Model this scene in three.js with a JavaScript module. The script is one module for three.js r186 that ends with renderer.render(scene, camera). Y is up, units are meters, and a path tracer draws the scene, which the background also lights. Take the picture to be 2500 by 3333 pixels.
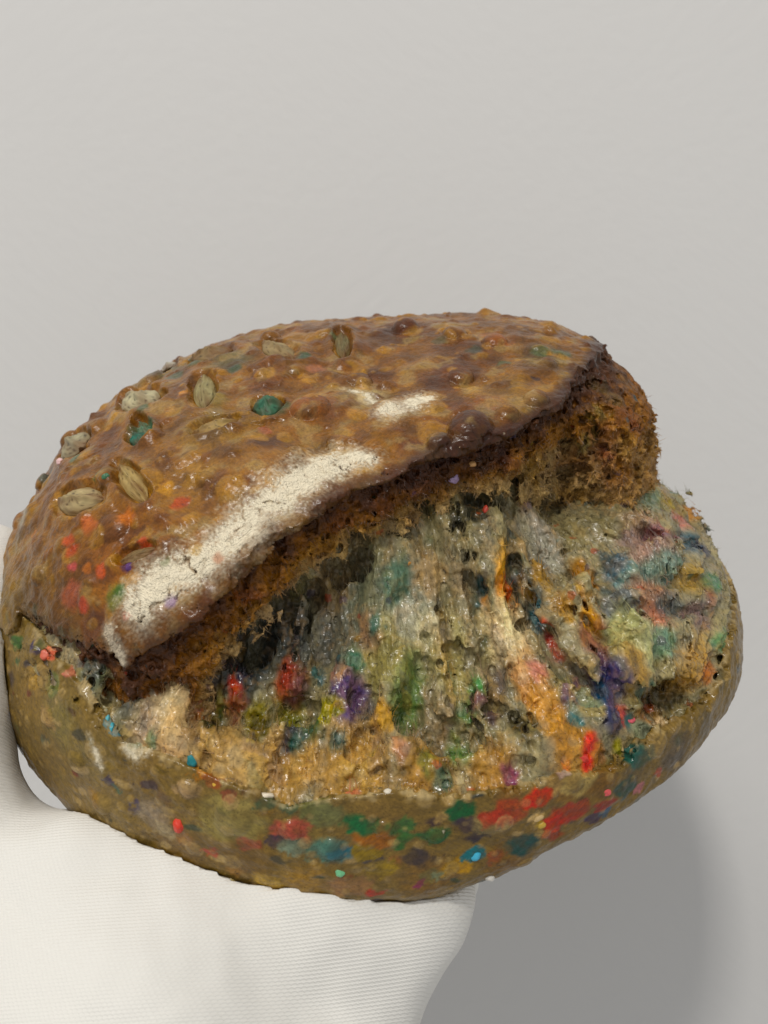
import * as THREE from 'three';
import { RoundedBoxGeometry } from 'three/addons/geometries/RoundedBoxGeometry.js';
import { RectAreaLightUniformsLib } from 'three/addons/lights/RectAreaLightUniformsLib.js';

// ---------------------------------------------------------------- camera, lamps, exposure
const scene = new THREE.Scene();
const camera = new THREE.PerspectiveCamera(50, 0.75, 0.02, 20);
const EYE = new THREE.Vector3(0, 1.4, 0);
camera.position.copy(EYE);
camera.lookAt(0, 1.4, -1);
camera.focus = 0.214;
camera.userData.fStop = 22;
const renderer = new THREE.WebGLRenderer({ antialias: true });
renderer.toneMapping = THREE.LinearToneMapping;
renderer.toneMappingExposure = 0.97;
renderer.shadowMap.enabled = true;
scene.background = new THREE.Color().setRGB(0.49, 0.488, 0.485);     // the dim, even light of the rest of the place
RectAreaLightUniformsLib.init();
const AIM = new THREE.Vector3(0, 1.37, -0.26);
const lampSpots = [
  { at: [-0.27, 1.04, 0.98], size: 0.16, power: 142, color: [1, 0.962, 0.9] },
  { at: [-0.85, 1.75, 0.75], size: 0.42, power: 20, color: [1, 0.96, 0.90] },  // added soft fill with no known source, lightens the wall shadow
];
lampSpots.forEach((s) => {
  const l = new THREE.RectAreaLight(new THREE.Color().setRGB(...s.color), s.power, s.size, s.size);
  l.position.set(...s.at).add(new THREE.Vector3(0, 1.4, 0));
  l.lookAt(AIM); l.name = 'key_fill_light';
  s.light = l; scene.add(l);
});

// ---------------------------------------------------------------- small maths
function rng(seed) { let a = seed >>> 0; return () => { a = (a + 0x6D2B79F5) | 0; let t = Math.imul(a ^ (a >>> 15), 1 | a); t = (t + Math.imul(t ^ (t >>> 7), 61 | t)) ^ t; return ((t ^ (t >>> 14)) >>> 0) / 4294967296; }; }
const sst = (a, b, x) => { const t = x <= Math.min(a, b) && a < b ? 0 : Math.max(0, Math.min(1, (x - a) / (b - a))); return t * t * (3 - 2 * t); };
const mix = (a, b, t) => a + (b - a) * t;
const clamp = (x, a, b) => (x < a ? a : x > b ? b : x);
const smin = (a, b, k) => { const h = Math.max(k - Math.abs(a - b), 0) / k; return Math.min(a, b) - h * h * k * 0.25; };
const smax = (a, b, k) => -smin(-a, -b, k);
const PERM = new Uint8Array(512);
{ const r = rng(77), p = [...Array(256).keys()]; for (let i = 255; i > 0; i--) { const j = (r() * (i + 1)) | 0; [p[i], p[j]] = [p[j], p[i]]; } for (let i = 0; i < 512; i++) PERM[i] = p[i & 255]; }
const GX = new Float32Array(256), GY = new Float32Array(256), GZ = new Float32Array(256), HR = new Float32Array(256);
{ const r = rng(5); for (let i = 0; i < 256; i++) { const u = r() * 2 - 1, a = r() * 6.2831853, s = Math.sqrt(1 - u * u); GX[i] = s * Math.cos(a); GY[i] = s * Math.sin(a); GZ[i] = u; HR[i] = r(); } }
function noise(x, y, z) {
  const fx = Math.floor(x), fy = Math.floor(y), fz = Math.floor(z), X = fx & 255, Y = fy & 255, Z = fz & 255;
  x -= fx; y -= fy; z -= fz;
  const u = x * x * x * (x * (x * 6 - 15) + 10), v = y * y * y * (y * (y * 6 - 15) + 10), w = z * z * z * (z * (z * 6 - 15) + 10);
  const A = PERM[X] + Y, AA = PERM[A & 255] + Z, AB = PERM[(A + 1) & 255] + Z, B = PERM[X + 1] + Y, BA = PERM[B & 255] + Z, BB = PERM[(B + 1) & 255] + Z;
  let g = PERM[AA & 255]; const n0 = GX[g] * x + GY[g] * y + GZ[g] * z;
  g = PERM[BA & 255]; const n1 = GX[g] * (x - 1) + GY[g] * y + GZ[g] * z;
  g = PERM[AB & 255]; const n2 = GX[g] * x + GY[g] * (y - 1) + GZ[g] * z;
  g = PERM[BB & 255]; const n3 = GX[g] * (x - 1) + GY[g] * (y - 1) + GZ[g] * z;
  g = PERM[(AA + 1) & 255]; const n4 = GX[g] * x + GY[g] * y + GZ[g] * (z - 1);
  g = PERM[(BA + 1) & 255]; const n5 = GX[g] * (x - 1) + GY[g] * y + GZ[g] * (z - 1);
  g = PERM[(AB + 1) & 255]; const n6 = GX[g] * x + GY[g] * (y - 1) + GZ[g] * (z - 1);
  g = PERM[(BB + 1) & 255]; const n7 = GX[g] * (x - 1) + GY[g] * (y - 1) + GZ[g] * (z - 1);
  const a = n0 + u * (n1 - n0), b = n2 + u * (n3 - n2), c = n4 + u * (n5 - n4), d = n6 + u * (n7 - n6), e = a + v * (b - a), f = c + v * (d - c);
  return 1.5 * (e + w * (f - e));
}
const fbm = (x, y, z, o = 3) => { let s = 0, a = 0.5; for (let i = 0; i < o; i++) { s += a * noise(x, y, z); x = x * 2.03 + 7.1; y = y * 2.03 + 3.7; z = z * 2.03 + 1.3; a *= 0.5; } return s; };
// nearest of randomly sized balls, one or none in each cell of a grid of size S: distance to its surface (negative inside)
let cellId = 0;
function balls(x, y, z, S, rLo, rHi, share, salt) {
  x /= S; y /= S; z /= S;
  const fx = Math.floor(x), fy = Math.floor(y), fz = Math.floor(z);
  let best = 9;
  const x0 = x - fx < 0.5 ? -1 : 0, y0 = y - fy < 0.5 ? -1 : 0, z0 = z - fz < 0.5 ? -1 : 0;
  for (let i = x0; i <= x0 + 1; i++) for (let j = y0; j <= y0 + 1; j++) for (let k = z0; k <= z0 + 1; k++) {
    const h = PERM[(PERM[(PERM[(fx + i + salt) & 255] + fy + j) & 255] + fz + k) & 255];
    if (HR[h] > share) continue;
    const h2 = PERM[h + 31], h3 = PERM[h + 87], h4 = PERM[h + 143];
    const dx = fx + i + 0.5 + (HR[h2] - 0.5) * 0.55 - x, dy = fy + j + 0.5 + (HR[h3] - 0.5) * 0.55 - y, dz = fz + k + 0.5 + (HR[h4] - 0.5) * 0.55 - z;
    const d = Math.sqrt(dx * dx + dy * dy + dz * dz) - (rLo + (rHi - rLo) * HR[PERM[h + 201]]);
    if (d < best) { best = d; cellId = h; }
  }
  return best * S;
}
const lin = (c) => { c /= 255; return c <= 0.04045 ? c / 12.92 : Math.pow((c + 0.055) / 1.055, 2.4); };
const rgb = (r, g, b) => [lin(r), lin(g), lin(b)];

// ---------------------------------------------------------------- where the loaf stands, and pixels to rays
const F_PX = 1666.5 / Math.tan(25 * Math.PI / 180), TILT = 30 * Math.PI / 180, CT = Math.cos(TILT), ST = Math.sin(TILT);
const DEPTH = 255, CENTRE = [(1205 - 1250) / F_PX * DEPTH, -(2075 - 1666.5) / F_PX * DEPTH, -DEPTH];   // millimetres from the eye
const toLocal = (x, y, z) => [x, y * CT + z * ST, -y * ST + z * CT];
const EYE_L = toLocal(-CENTRE[0], -CENTRE[1], -CENTRE[2]);
function rayOf(px, py) { const x = (px - 1250) / F_PX, y = -(py - 1666.5) / F_PX, n = Math.hypot(x, y, 1); return toLocal(x / n, y / n, -1 / n); }
function cast(px, py, sdf, from = 150, to = 420) {
  const d = rayOf(px, py); let t = from;
  for (let i = 0; i < 160 && t < to; i++) { const v = sdf(EYE_L[0] + d[0] * t, EYE_L[1] + d[1] * t, EYE_L[2] + d[2] * t); if (v < 0.03) return [EYE_L[0] + d[0] * t, EYE_L[1] + d[1] * t, EYE_L[2] + d[2] * t, t]; t += Math.max(v * 0.7, 0.05); }
  return null;
}
function castNear(px, py, sdf) {   // the closest approach when the ray just misses
  const d = rayOf(px, py); let best = 1e9, bt = 250;
  for (let t = 150; t < 400; t += 0.5) { const v = sdf(EYE_L[0] + d[0] * t, EYE_L[1] + d[1] * t, EYE_L[2] + d[2] * t); if (v < 0) { bt = t; break; } if (v < best) { best = v; bt = t; } }
  return [EYE_L[0] + d[0] * bt, EYE_L[1] + d[1] * bt, EYE_L[2] + d[2] * bt, bt];
}

// ---------------------------------------------------------------- the loaf's shape (millimetres, its own axes: y up through the loaf, z to its front)
const AX = 82.5, AB = 81, AF = 72, BU = 54, BD = 20;   // half width, half depth behind and in front, height above and below the middle
function shell(x, y, z, bu, AX = 82.5) {
  const b = y > 0 ? bu : BD, AZ = z > 0 ? AF : AB, rx = x / AX, rz = z / AZ, r2 = rx * rx + rz * rz + 1e-9, q4 = Math.sqrt(Math.sqrt(r2)), t = Math.abs(y) / b, st = Math.sqrt(t), s = r2 * q4 + t * t * st, F = Math.pow(s, 0.4), k = F / s;
  const gx = k * q4 * rx / AX, gz = k * q4 * rz / AZ, gy = k * t * st / b;
  return (F - 1) / Math.sqrt(gx * gx + gy * gy + gz * gz + 1e-9);
}
const lift = (x, z) => 8 + 8 * sst(-5, 62, x) + 7 * sst(10, -60, z);
const bodyE = (x, y, z) => shell(x, y - (x > 5 ? 21 * sst(5, 82, x) * sst(20, -6, y) : 0), z, BU);   // the underside rises towards the right
const lidE = (x, y, z) => shell(x, y, z, BU + lift(x, z), x > 0 ? 94 : 82.5);   // the lifted lid stands out further on the right

const EDGE_PX = [[60, 1985], [110, 2010], [170, 2060], [250, 2095], [330, 2110], [372, 2135], [398, 2185], [440, 2140], [520, 2085], [610, 2030], [700, 1958], [800, 1856], [898, 1748], [970, 1712], [1076, 1634], [1152, 1594], [1267, 1566], [1335, 1526], [1420, 1475], [1500, 1455], [1620, 1425], [1681, 1398], [1741, 1356], [1838, 1307], [1886, 1241], [1965, 1160]];
const LIP_PX = [[20, 1960], [60, 1990], [110, 2035], [170, 2110], [260, 2230], [345, 2345], [440, 2440], [560, 2470], [700, 2530], [830, 2585], [930, 2630], [1080, 2595], [1270, 2580], [1450, 2592], [1650, 2565], [1800, 2532], [1950, 2480], [2103, 2403], [2253, 2300], [2330, 2240], [2368, 2160], [2380, 2080]];
const edge = EDGE_PX.map(([a, b]) => { const p = castNear(a, b, lidE); return [p[0], p[2]]; });
const e0 = edge[0], e9 = edge[edge.length - 1];
const polygon = [[-130, e0[1] + 34], ...edge, [e9[0] + 2, e9[1] - 12], [e9[0] - 4, -130], [-130, -130]];
const lipAt = new Float32Array(720);
{
  const pts = LIP_PX.map(([a, b]) => { const p = castNear(a, b, bodyE); return [Math.atan2(p[0] / AX, p[2] / (p[2] > 0 ? AF : AB)), p[1]]; }).sort((a, b) => a[0] - b[0]);
  for (let i = 0; i < 720; i++) {
    const a = (i + 0.5) / 720 * 2 * Math.PI - Math.PI;
    let v;
    if (a <= pts[0][0]) v = mix(pts[0][1], 14, sst(pts[0][0], pts[0][0] - 1.2, a));
    else if (a >= pts[pts.length - 1][0]) v = mix(pts[pts.length - 1][1], 14, sst(pts[pts.length - 1][0], pts[pts.length - 1][0] + 1.2, a));
    else { let k = 0; while (pts[k + 1][0] < a) k++; v = mix(pts[k][1], pts[k + 1][1], (a - pts[k][0]) / (pts[k + 1][0] - pts[k][0] + 1e-6)); }
    lipAt[i] = v;
  }
}
const lipY = (x, z) => { const f = (Math.atan2(x / AX, z / (z > 0 ? AF : AB)) + Math.PI) / (2 * Math.PI) * 720 - 0.5, i = Math.floor(f), t = f - i; return mix(lipAt[(i + 720) % 720], lipAt[(i + 1) % 720], t); };

// fields over the plan: q = millimetres in front of the lid's edge, and so on
const PN = 441, PS = 0.5, P0 = -110, PLAN = new Float32Array(PN * PN * 7), NF = 7, FV = new Float32Array(7);   // q, height of the torn crumb, lid thickness, lip height, how level the crumb lies, angle and distance of the stretch
const topOf = (x, z, b) => { const r = Math.hypot(x / AX, z / (z > 0 ? AF : AB)); return r >= 1 ? 0 : b * Math.pow(1 - Math.pow(r, 2.5), 0.4); };
for (let j = 0; j < PN; j++) for (let i = 0; i < PN; i++) {
  const x = P0 + i * PS, z = P0 + j * PS;
  let best = 1e9, inside = false;
  for (let k = 0; k < polygon.length; k++) {
    const [ax, az] = polygon[k], [bx, bz] = polygon[(k + 1) % polygon.length], ex = bx - ax, ez = bz - az;
    const t = clamp(((x - ax) * ex + (z - az) * ez) / (ex * ex + ez * ez), 0, 1), dx = x - ax - ex * t, dz = z - az - ez * t;
    best = Math.min(best, dx * dx + dz * dz);
    if ((az > z) !== (bz > z) && x < (bx - ax) * (z - az) / (bz - az) + ax) inside = !inside;
  }
  const q = (inside ? -1 : 1) * Math.sqrt(best), r = Math.hypot(x / AX, z / (z > 0 ? AF : AB)), ql = (1 - r) * 82;
  const right = sst(30, 60, x + 0.15 * z), left = sst(-30, -66, x), lip = lipY(x, z), top = topOf(x, z, BU), thick = mix(mix(14.5, 9.5, left), 44, sst(24, 50, x));
  // the torn bowl: a floor that rises slowly from the lip, and a steep back wall of stretched crumb up to the lid's underside
  const floor = lip - 1.2 + 0.2 * ql + 0.004 * ql * ql, under = topOf(x, z, BU + lift(x, z)) - thick + 2, deep = sst(16, -14, x), wall = sst(mix(mix(16, 3, deep), 4, left), mix(mix(-16, -27, deep), -10, left), q);
  const bowl = Math.min(top - 2.2, mix(floor, Math.max(under, floor), wall)), yc = mix(bowl, top - 5, right);
  PLAN.set([q, yc, thick, lip, 1, Math.atan2(x, z + 70) * 110, Math.hypot(x, z + 70)], (j * PN + i) * NF);
}
for (let j = 1; j + 1 < PN; j++) for (let i = 1; i + 1 < PN; i++) { const o = (j * PN + i) * NF, gx = (PLAN[o + NF + 1] - PLAN[o - NF + 1]) / (2 * PS), gz = (PLAN[o + PN * NF + 1] - PLAN[o - PN * NF + 1]) / (2 * PS); PLAN[o + 4] = clamp(1 / Math.sqrt(1 + gx * gx + gz * gz), 0.2, 0.95); }
function fields(x, z) {
  const fx = clamp((x - P0) / PS, 0, PN - 1.001), fz = clamp((z - P0) / PS, 0, PN - 1.001), i = fx | 0, j = fz | 0, u = fx - i, v = fz - j, o = (j * PN + i) * NF, p = o + PN * NF, a = (1 - u) * (1 - v), b = u * (1 - v), c = (1 - u) * v, d = u * v;
  for (let k = 0; k < NF; k++) FV[k] = PLAN[o + k] * a + PLAN[o + NF + k] * b + PLAN[p + k] * c + PLAN[p + NF + k] * d;
}
// the plain shape, before pores and blisters: 0 lower crust, 1 crumb, 2 lid's crumb, 3 lid's crust
const D = { crust: 0, crumb: 0, lidCrumb: 0, lidCrust: 0, e: 0, l: 0, q: 0, lip: 0, up: 0 };
function plain(x, y, z) {
  const e = bodyE(x, y, z), l = y > 0 ? lidE(x, y, z) : e;
  if (e > 7 && l > 7) return Math.min(e, l);
  if (e < -16 && y < -4) return -16;
  fields(x, z);
  const q = FV[0], th = FV[2], lip = FV[3];
  D.e = e; D.l = l; D.q = q; D.lip = lip; D.up = y - lip;
  // lower crust: a skin outside the crumb, up to the lip (under the lid it goes on into the lid's own skin)
  const up = y - lip;
  D.crust = Math.max(Math.abs(e + 0.8) - 0.8, up * 0.8);
  // crumb: the round inside, torn down to the fields' depth above the lip
  const yc = FV[1], slope = FV[4];
  D.crumb = Math.max(e + 0.9 + 1.3 * sst(-4, 2, up) , up > -6 ? (y - Math.max(yc, lip - 1.5)) * slope : -6 * slope);
  const right = sst(38, 56, x);
  const face = q + 2.2 - right * (2.2 + 12 * sst(0, 7, -l) + 2 * sst(8, 20, -l) - 9 * sst(26, 46, -l)) - 0.06 * clamp(-l, 0, 16) * (1 - right) + 1.5 * sst(8, 15, -l) * (1 - right);
  D.lidCrumb = Math.max(l + 1.0, face * 0.9, (-l - th) * 0.9, -y - 4 + lip);
  D.lidCrust = Math.max(Math.abs(l + 1.0) - 1.0, q * 0.9, lip - 3 - y);
  return Math.min(D.crust, D.crumb, D.lidCrumb, D.lidCrust);
}

// ---------------------------------------------------------------- pits, ridges and blisters read from the photograph, each put on the plain surface
const anchor = (px, py) => castNear(px, py, plain);
const away = (p, mm) => { const dx = EYE_L[0] - p[0], dy = EYE_L[1] - p[1], dz = EYE_L[2] - p[2], n = Math.hypot(dx, dy, dz); return [p[0] + dx / n * mm, p[1] + dy / n * mm, p[2] + dz / n * mm]; };
const MM = (px, p) => px / F_PX * p[3];
//  [x, y, radius in pixels, how deep the ball's middle lies below the surface (share of the radius)]
const PITS = [[318, 2215, 42, 0.3], [385, 2255, 48, 0.3], [230, 2118, 22, 0.3], [800, 2080, 110, 0.45], [920, 2010, 95, 0.5], [660, 2140, 80, 0.4], [1010, 1930, 56, 0.4], [1110, 1880, 46, 0.4], [1180, 1835, 60, 0.7], [1540, 1660, 95, 0.8], [1480, 1680, 60, 0.8], [1500, 1740, 50, 0.4],
  [690, 2330, 75, 0.1], [790, 2330, 40, 0.1], [840, 2340, 36, 0.4], [905, 2330, 30, 0.4], [960, 2320, 60, 0.3], [1020, 2330, 52, 0.4], [1190, 2270, 55, 0.3], [1340, 2330, 75, 0.2], [1440, 2400, 65, 0.4], [1530, 2410, 58, 0.4], [1590, 2320, 60, 0.3], [1680, 2370, 42, 0.6], [1720, 2410, 55, 0.4],
  [2190, 2270, 72, 0.3], [2120, 2300, 40, 0.3], [1830, 2012, 22, 0.7], [1800, 2090, 34, 0.3], [2015, 2290, 22, 0.5], [2040, 2335, 22, 0.6], [1905, 2450, 20, 0.6], [2060, 2280, 14, 0.7], [1640, 1960, 40, 0.3], [1700, 2050, 30, 0.3], [1200, 2400, 45, 0.3], [1160, 2460, 38, 0.3], [930, 2450, 36, 0.2], [1560, 2290, 24, 0.5], [1415, 1990, 13, 0.7], [1375, 2080, 10, 0.8], [1230, 2230, 18, 0.7], [1440, 2110, 14, 0.7], [1755, 1560, 34, 0.4], [1850, 1390, 12, 0.6], [2000, 1715, 24, 0.5], [2300, 2010, 20, 0.5], [2190, 1970, 16, 0.5], [1920, 2130, 20, 0.6], [1300, 2250, 16, 0.6], [450, 2250, 26, 0.3], [520, 2350, 14, 0.5], [700, 2410, 26, 0.4]]
  .map(([x, y, r, k]) => { const p = anchor(x, y), m = MM(r, p), c = away(p, -m * (k + 0.25)); return [c[0], c[1], c[2], m * 1.05]; });
//  strands and folds of crumb: a chain of pixels, with a radius and how far it stands off the surface, in pixels
const RIDGES = [[[[1575, 1735], [1590, 1860], [1620, 1990], [1660, 2120], [1740, 2260], [1790, 2400], [1800, 2480]], 54, 46], [[[1690, 1780], [1740, 1880], [1810, 1980], [1880, 2080], [1930, 2150]], 38, 56], [[[1880, 1830], [1905, 1930], [1935, 2030]], 38, 64], [[[1490, 1800], [1510, 1950], [1530, 2100]], 22, 6], [[[1390, 1830], [1400, 1960], [1330, 2140], [1290, 2300]], 30, 8], [[[1240, 2240], [1245, 2330], [1250, 2400]], 18, 8], [[[1060, 1900], [940, 2040], [920, 2130], [900, 2230]], 26, 8], [[[600, 2270], [570, 2340], [640, 2400], [760, 2440], [900, 2480]], 46, 8], [[[1880, 2080], [2000, 2160], [2110, 2200], [2260, 2190]], 34, 14], [[[1990, 2180], [2090, 2190], [2200, 2175], [2300, 2180]], 20, 24], [[[1480, 2470], [1600, 2480], [1700, 2450], [1750, 2430]], 18, 16], [[[1250, 2480], [1330, 2440], [1430, 2500]], 30, 4], [[[1620, 1620], [1605, 1680], [1625, 1740], [1600, 1790]], 9, 50], [[[2250, 1600], [2290, 1680], [2310, 1760]], 16, 14]]
  .flatMap(([chain, r, off]) => { const pts = chain.map(([x, y]) => { const p = anchor(x, y), c = away(p, MM(off, p) - MM(r, p) * 0.55); return [...c, MM(r, p)]; }), out = []; for (let i = 0; i + 1 < pts.length; i++) out.push([pts[i], pts[i + 1]]); return out; });
//  blisters of the crust: x, y, half width, half height in pixels, how far each rises in millimetres
const BLISTERS = [[1010, 1335, 90, 55, 2.6], [1530, 1395, 110, 48, 3.6], [1430, 1440, 50, 40, 2.2], [1650, 1350, 50, 34, 2.2], [1745, 1300, 60, 30, 2], [1320, 1068, 62, 30, 3], [1610, 1115, 60, 30, 2.2], [1170, 1240, 60, 30, 1.6], [1500, 1225, 60, 32, 1.6], [350, 1560, 60, 40, 1.6], [285, 1690, 42, 36, 1.6], [370, 1720, 60, 60, 1.2], [210, 1780, 34, 48, 1.2], [490, 1240, 70, 30, 2], [420, 1290, 60, 30, 2], [310, 1400, 70, 36, 2], [225, 1430, 36, 34, 1.6], [120, 1560, 34, 40, 1.6], [70, 1700, 24, 50, 1.4], [130, 1870, 26, 50, 1.2], [540, 1490, 40, 24, 1], [670, 1560, 34, 30, 1], [760, 1480, 40, 30, 1], [700, 1250, 46, 28, 1.4], [850, 1220, 40, 24, 1.4], [960, 1210, 36, 22, 1.4], [1250, 1330, 60, 30, 1.2], [1100, 1440, 50, 30, 1.2], [960, 1480, 46, 28, 1.2], [880, 1100, 50, 22, 2], [1060, 1090, 50, 22, 1.4], [1480, 1090, 60, 26, 1.8], [1780, 1190, 50, 22, 1.2], [190, 2720, 30, 24, 1], [755, 2665, 86, 52, 0.9], [612, 2566, 36, 34, 0.9], [940, 2705, 52, 30, 0.7], [1080, 2765, 60, 32, 0.8], [1250, 2700, 46, 26, 0.8], [1420, 2720, 40, 26, 0.8], [1590, 2680, 40, 40, 0.8], [1870, 2545, 46, 22, 0.7], [160, 2330, 32, 44, 0.9], [250, 2480, 40, 44, 0.8], [330, 2620, 42, 40, 0.9], [540, 2680, 42, 40, 0.8]]
  .map(([x, y, a, b, h]) => { const p = anchor(x, y); return [p[0], p[1], p[2], MM((a + b) / 2, p), h]; });
const near = (x, y, z, p, r) => { const dx = x - p[0], dy = y - p[1], dz = z - p[2]; return dx * dx + dy * dy + dz * dz < r * r; };
// anchors are found through a coarse grid, so that each point looks only at those near it

function bucket(items, reach, box) {
  const S = 6, W = 40, O = W * S / 2, m = new Array(W * W * W), c = (v) => clamp(Math.floor((v + O) / S), 0, W - 1);
  for (const it of items) { const [lo, hi] = box(it); for (let i = c(lo[0] - reach); i <= c(hi[0] + reach); i++) for (let j = c(lo[1] - reach); j <= c(hi[1] + reach); j++) for (let k = c(lo[2] - reach); k <= c(hi[2] + reach); k++) { const key = (i * W + j) * W + k; m[key] ? m[key].push(it) : (m[key] = [it]); } }
  return (x, y, z) => m[(((x + O) / S | 0) * W + ((y + O) / S | 0)) * W + ((z + O) / S | 0)];
}
const ballBox = (p) => [[p[0] - p[3], p[1] - p[3], p[2] - p[3]], [p[0] + p[3], p[1] + p[3], p[2] + p[3]]];
const pitsAt = bucket(PITS, 4, ballBox), blistersAt = bucket(BLISTERS, 2, ballBox);
const ridgesAt = bucket(RIDGES, 5, ([a, b]) => [[0, 1, 2].map((i) => Math.min(a[i], b[i]) - a[3]), [0, 1, 2].map((i) => Math.max(a[i], b[i]) + a[3])]);
function cone(x, y, z, a, b) { const ex = b[0] - a[0], ey = b[1] - a[1], ez = b[2] - a[2], t = clamp(((x - a[0]) * ex + (y - a[1]) * ey + (z - a[2]) * ez) / (ex * ex + ey * ey + ez * ez), 0, 1); return Math.hypot(x - a[0] - ex * t, y - a[1] - ey * t, z - a[2] - ez * t) - mix(a[3], b[3], t); }

// seeds baked into the crust: middle, length and width in pixels, turn in degrees (0 = along the picture's x), colour
const SEEDS = [[456, 1306, 124, 56, 20, [196, 186, 146]], [665, 1271, 124, 54, 88, [168, 158, 108]], [244, 1450, 136, 62, 30, [172, 163, 128]], [260, 1629, 138, 66, 3, [186, 166, 118]], [429, 1570, 146, 68, 55, [188, 162, 100]], [700, 1390, 136, 30, -15, [176, 146, 84]], [872, 1324, 92, 48, -14, [54, 112, 84]], [905, 1140, 104, 40, 33, [170, 150, 104]], [1115, 1120, 82, 44, 84, [126, 116, 74]], [548, 1190, 76, 46, 80, [190, 182, 160]], [690, 1158, 116, 40, -10, [150, 126, 84]], [446, 1806, 116, 36, -20, [150, 126, 84]], [470, 1400, 62, 46, 60, [96, 140, 110]], [455, 1425, 50, 40, 30, [26, 112, 92]]];
const tangentAt = (px, py, deg, len) => { const a = deg * Math.PI / 180, p = castNear(px, py, lidE), b = castNear(px + Math.cos(a) * len / 3, py + Math.sin(a) * len / 3, lidE); return [p, [b[0] - p[0], b[1] - p[1], b[2] - p[2]]]; };
const across = (px, py, deg, wid) => tangentAt(px, py, deg + 90, wid)[1];
const gradOf = (f, p, h = 0.4) => { const g = [f(p[0] + h, p[1], p[2]) - f(p[0] - h, p[1], p[2]), f(p[0], p[1] + h, p[2]) - f(p[0], p[1] - h, p[2]), f(p[0], p[1], p[2] + h) - f(p[0], p[1], p[2] - h)], n = Math.hypot(...g) || 1; return g.map((v) => v / n); };
const seedPlaces = SEEDS.map(([px, py, len, wid, deg, color]) => {
  const [p, t] = tangentAt(px, py, deg, len), n = gradOf(lidE, p), d = t[0] * n[0] + t[1] * n[1] + t[2] * n[2], u = [t[0] - n[0] * d, t[1] - n[1] * d, t[2] - n[2] * d], k = Math.hypot(...u) || 1, U = u.map((v) => v / k);
  const V = [n[1] * U[2] - n[2] * U[1], n[2] * U[0] - n[0] * U[2], n[0] * U[1] - n[1] * U[0]];
  return { p, n, U, V, a: clamp(Math.hypot(...t) * 1.7, 2.6, 8.2), b: clamp(Math.hypot(...across(px, py, deg, wid)) * 1.65, 1.4, 4), color };
});
const socketsAt = bucket(seedPlaces.map((s) => Object.assign([s.p[0], s.p[1], s.p[2], s.a + 1.5], { s })), 1, ballBox);
// flour left from the proving basket: chains of pixels with a half width
const FLOUR = [[[[1190, 1488, 34], [1110, 1505, 52], [1018, 1538, 62], [916, 1615, 74], [805, 1718, 76], [685, 1815, 62], [585, 1862, 54], [508, 1915, 76], [455, 1985, 54], [465, 2020, 30]], 0], [[[1250, 1350, 30], [1290, 1335, 52], [1350, 1315, 46], [1390, 1310, 22]], 0], [[[360, 2060, 26], [385, 2130, 26], [395, 2165, 12]], 0], [[[1130, 1270, 16], [1190, 1290, 30], [1240, 1330, 26]], 0.7], [[[300, 2390, 12], [318, 2440, 20], [330, 2490, 16]], 0.42], [[[400, 2425, 18], [440, 2455, 28], [480, 2440, 24], [500, 2420, 14]], 0.42]]
  .flatMap(([chain, less]) => { const pts = chain.map(([x, y, r]) => { const p = castNear(x, y, plain); return [p[0], p[1], p[2], MM(r, p) * (less ? 1 : 0.95)]; }), out = []; for (let i = 0; i + 1 < pts.length; i++) out.push(Object.assign([pts[i], pts[i + 1]], { less })); return out; });
const flourAt = bucket(FLOUR, 6, ([a, b]) => [[0, 1, 2].map((i) => Math.min(a[i], b[i]) - Math.max(a[3], b[3])), [0, 1, 2].map((i) => Math.max(a[i], b[i]) + Math.max(a[3], b[3]))]);
function flour(x, y, z) {
  const list = flourAt(x, y, z);
  if (!list) return 0;
  let f = -9;
  for (const s of list) { const r = mix(s[0][3], s[1][3], 0.5); f = Math.max(f, -cone(x, y, z, s[0], s[1]) / r - s.less); }
  if (f < -1.2) return 0;
  const grain = noise(x * 1.7, y * 1.7, z * 1.7), clump = noise(x / 2.6 + 4, y / 2.6, z / 2.6), broad = noise(x / 6, y / 6 + 3, z / 6);
  const fine = noise(x * 2.3 + 8, y * 2.3, z * 2.3);
  return 0.6 * sst(-0.25, 0.55, Math.min(f, 0.55) + 0.5 * grain + 0.55 * clump + 0.5 * broad + 0.45 * fine - 0.05) + 0.4 * sst(-1.15, 0.35, f + 0.5 * clump + 0.8 * fine + 0.3 * grain);
}
const crack = (x, y, z) => { const w = noise(x / 3, y / 3, z / 3) * 0.35, a = Math.abs(noise((x + 0.6 * z) / 3.4 + w + 20, y / 6, (z - 0.6 * x) / 7 + w)); return 0.8 * sst(0.05, 0.02, a) * sst(0, 0.3, noise(x / 5 + 40, y / 5, z / 5)); };

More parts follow.
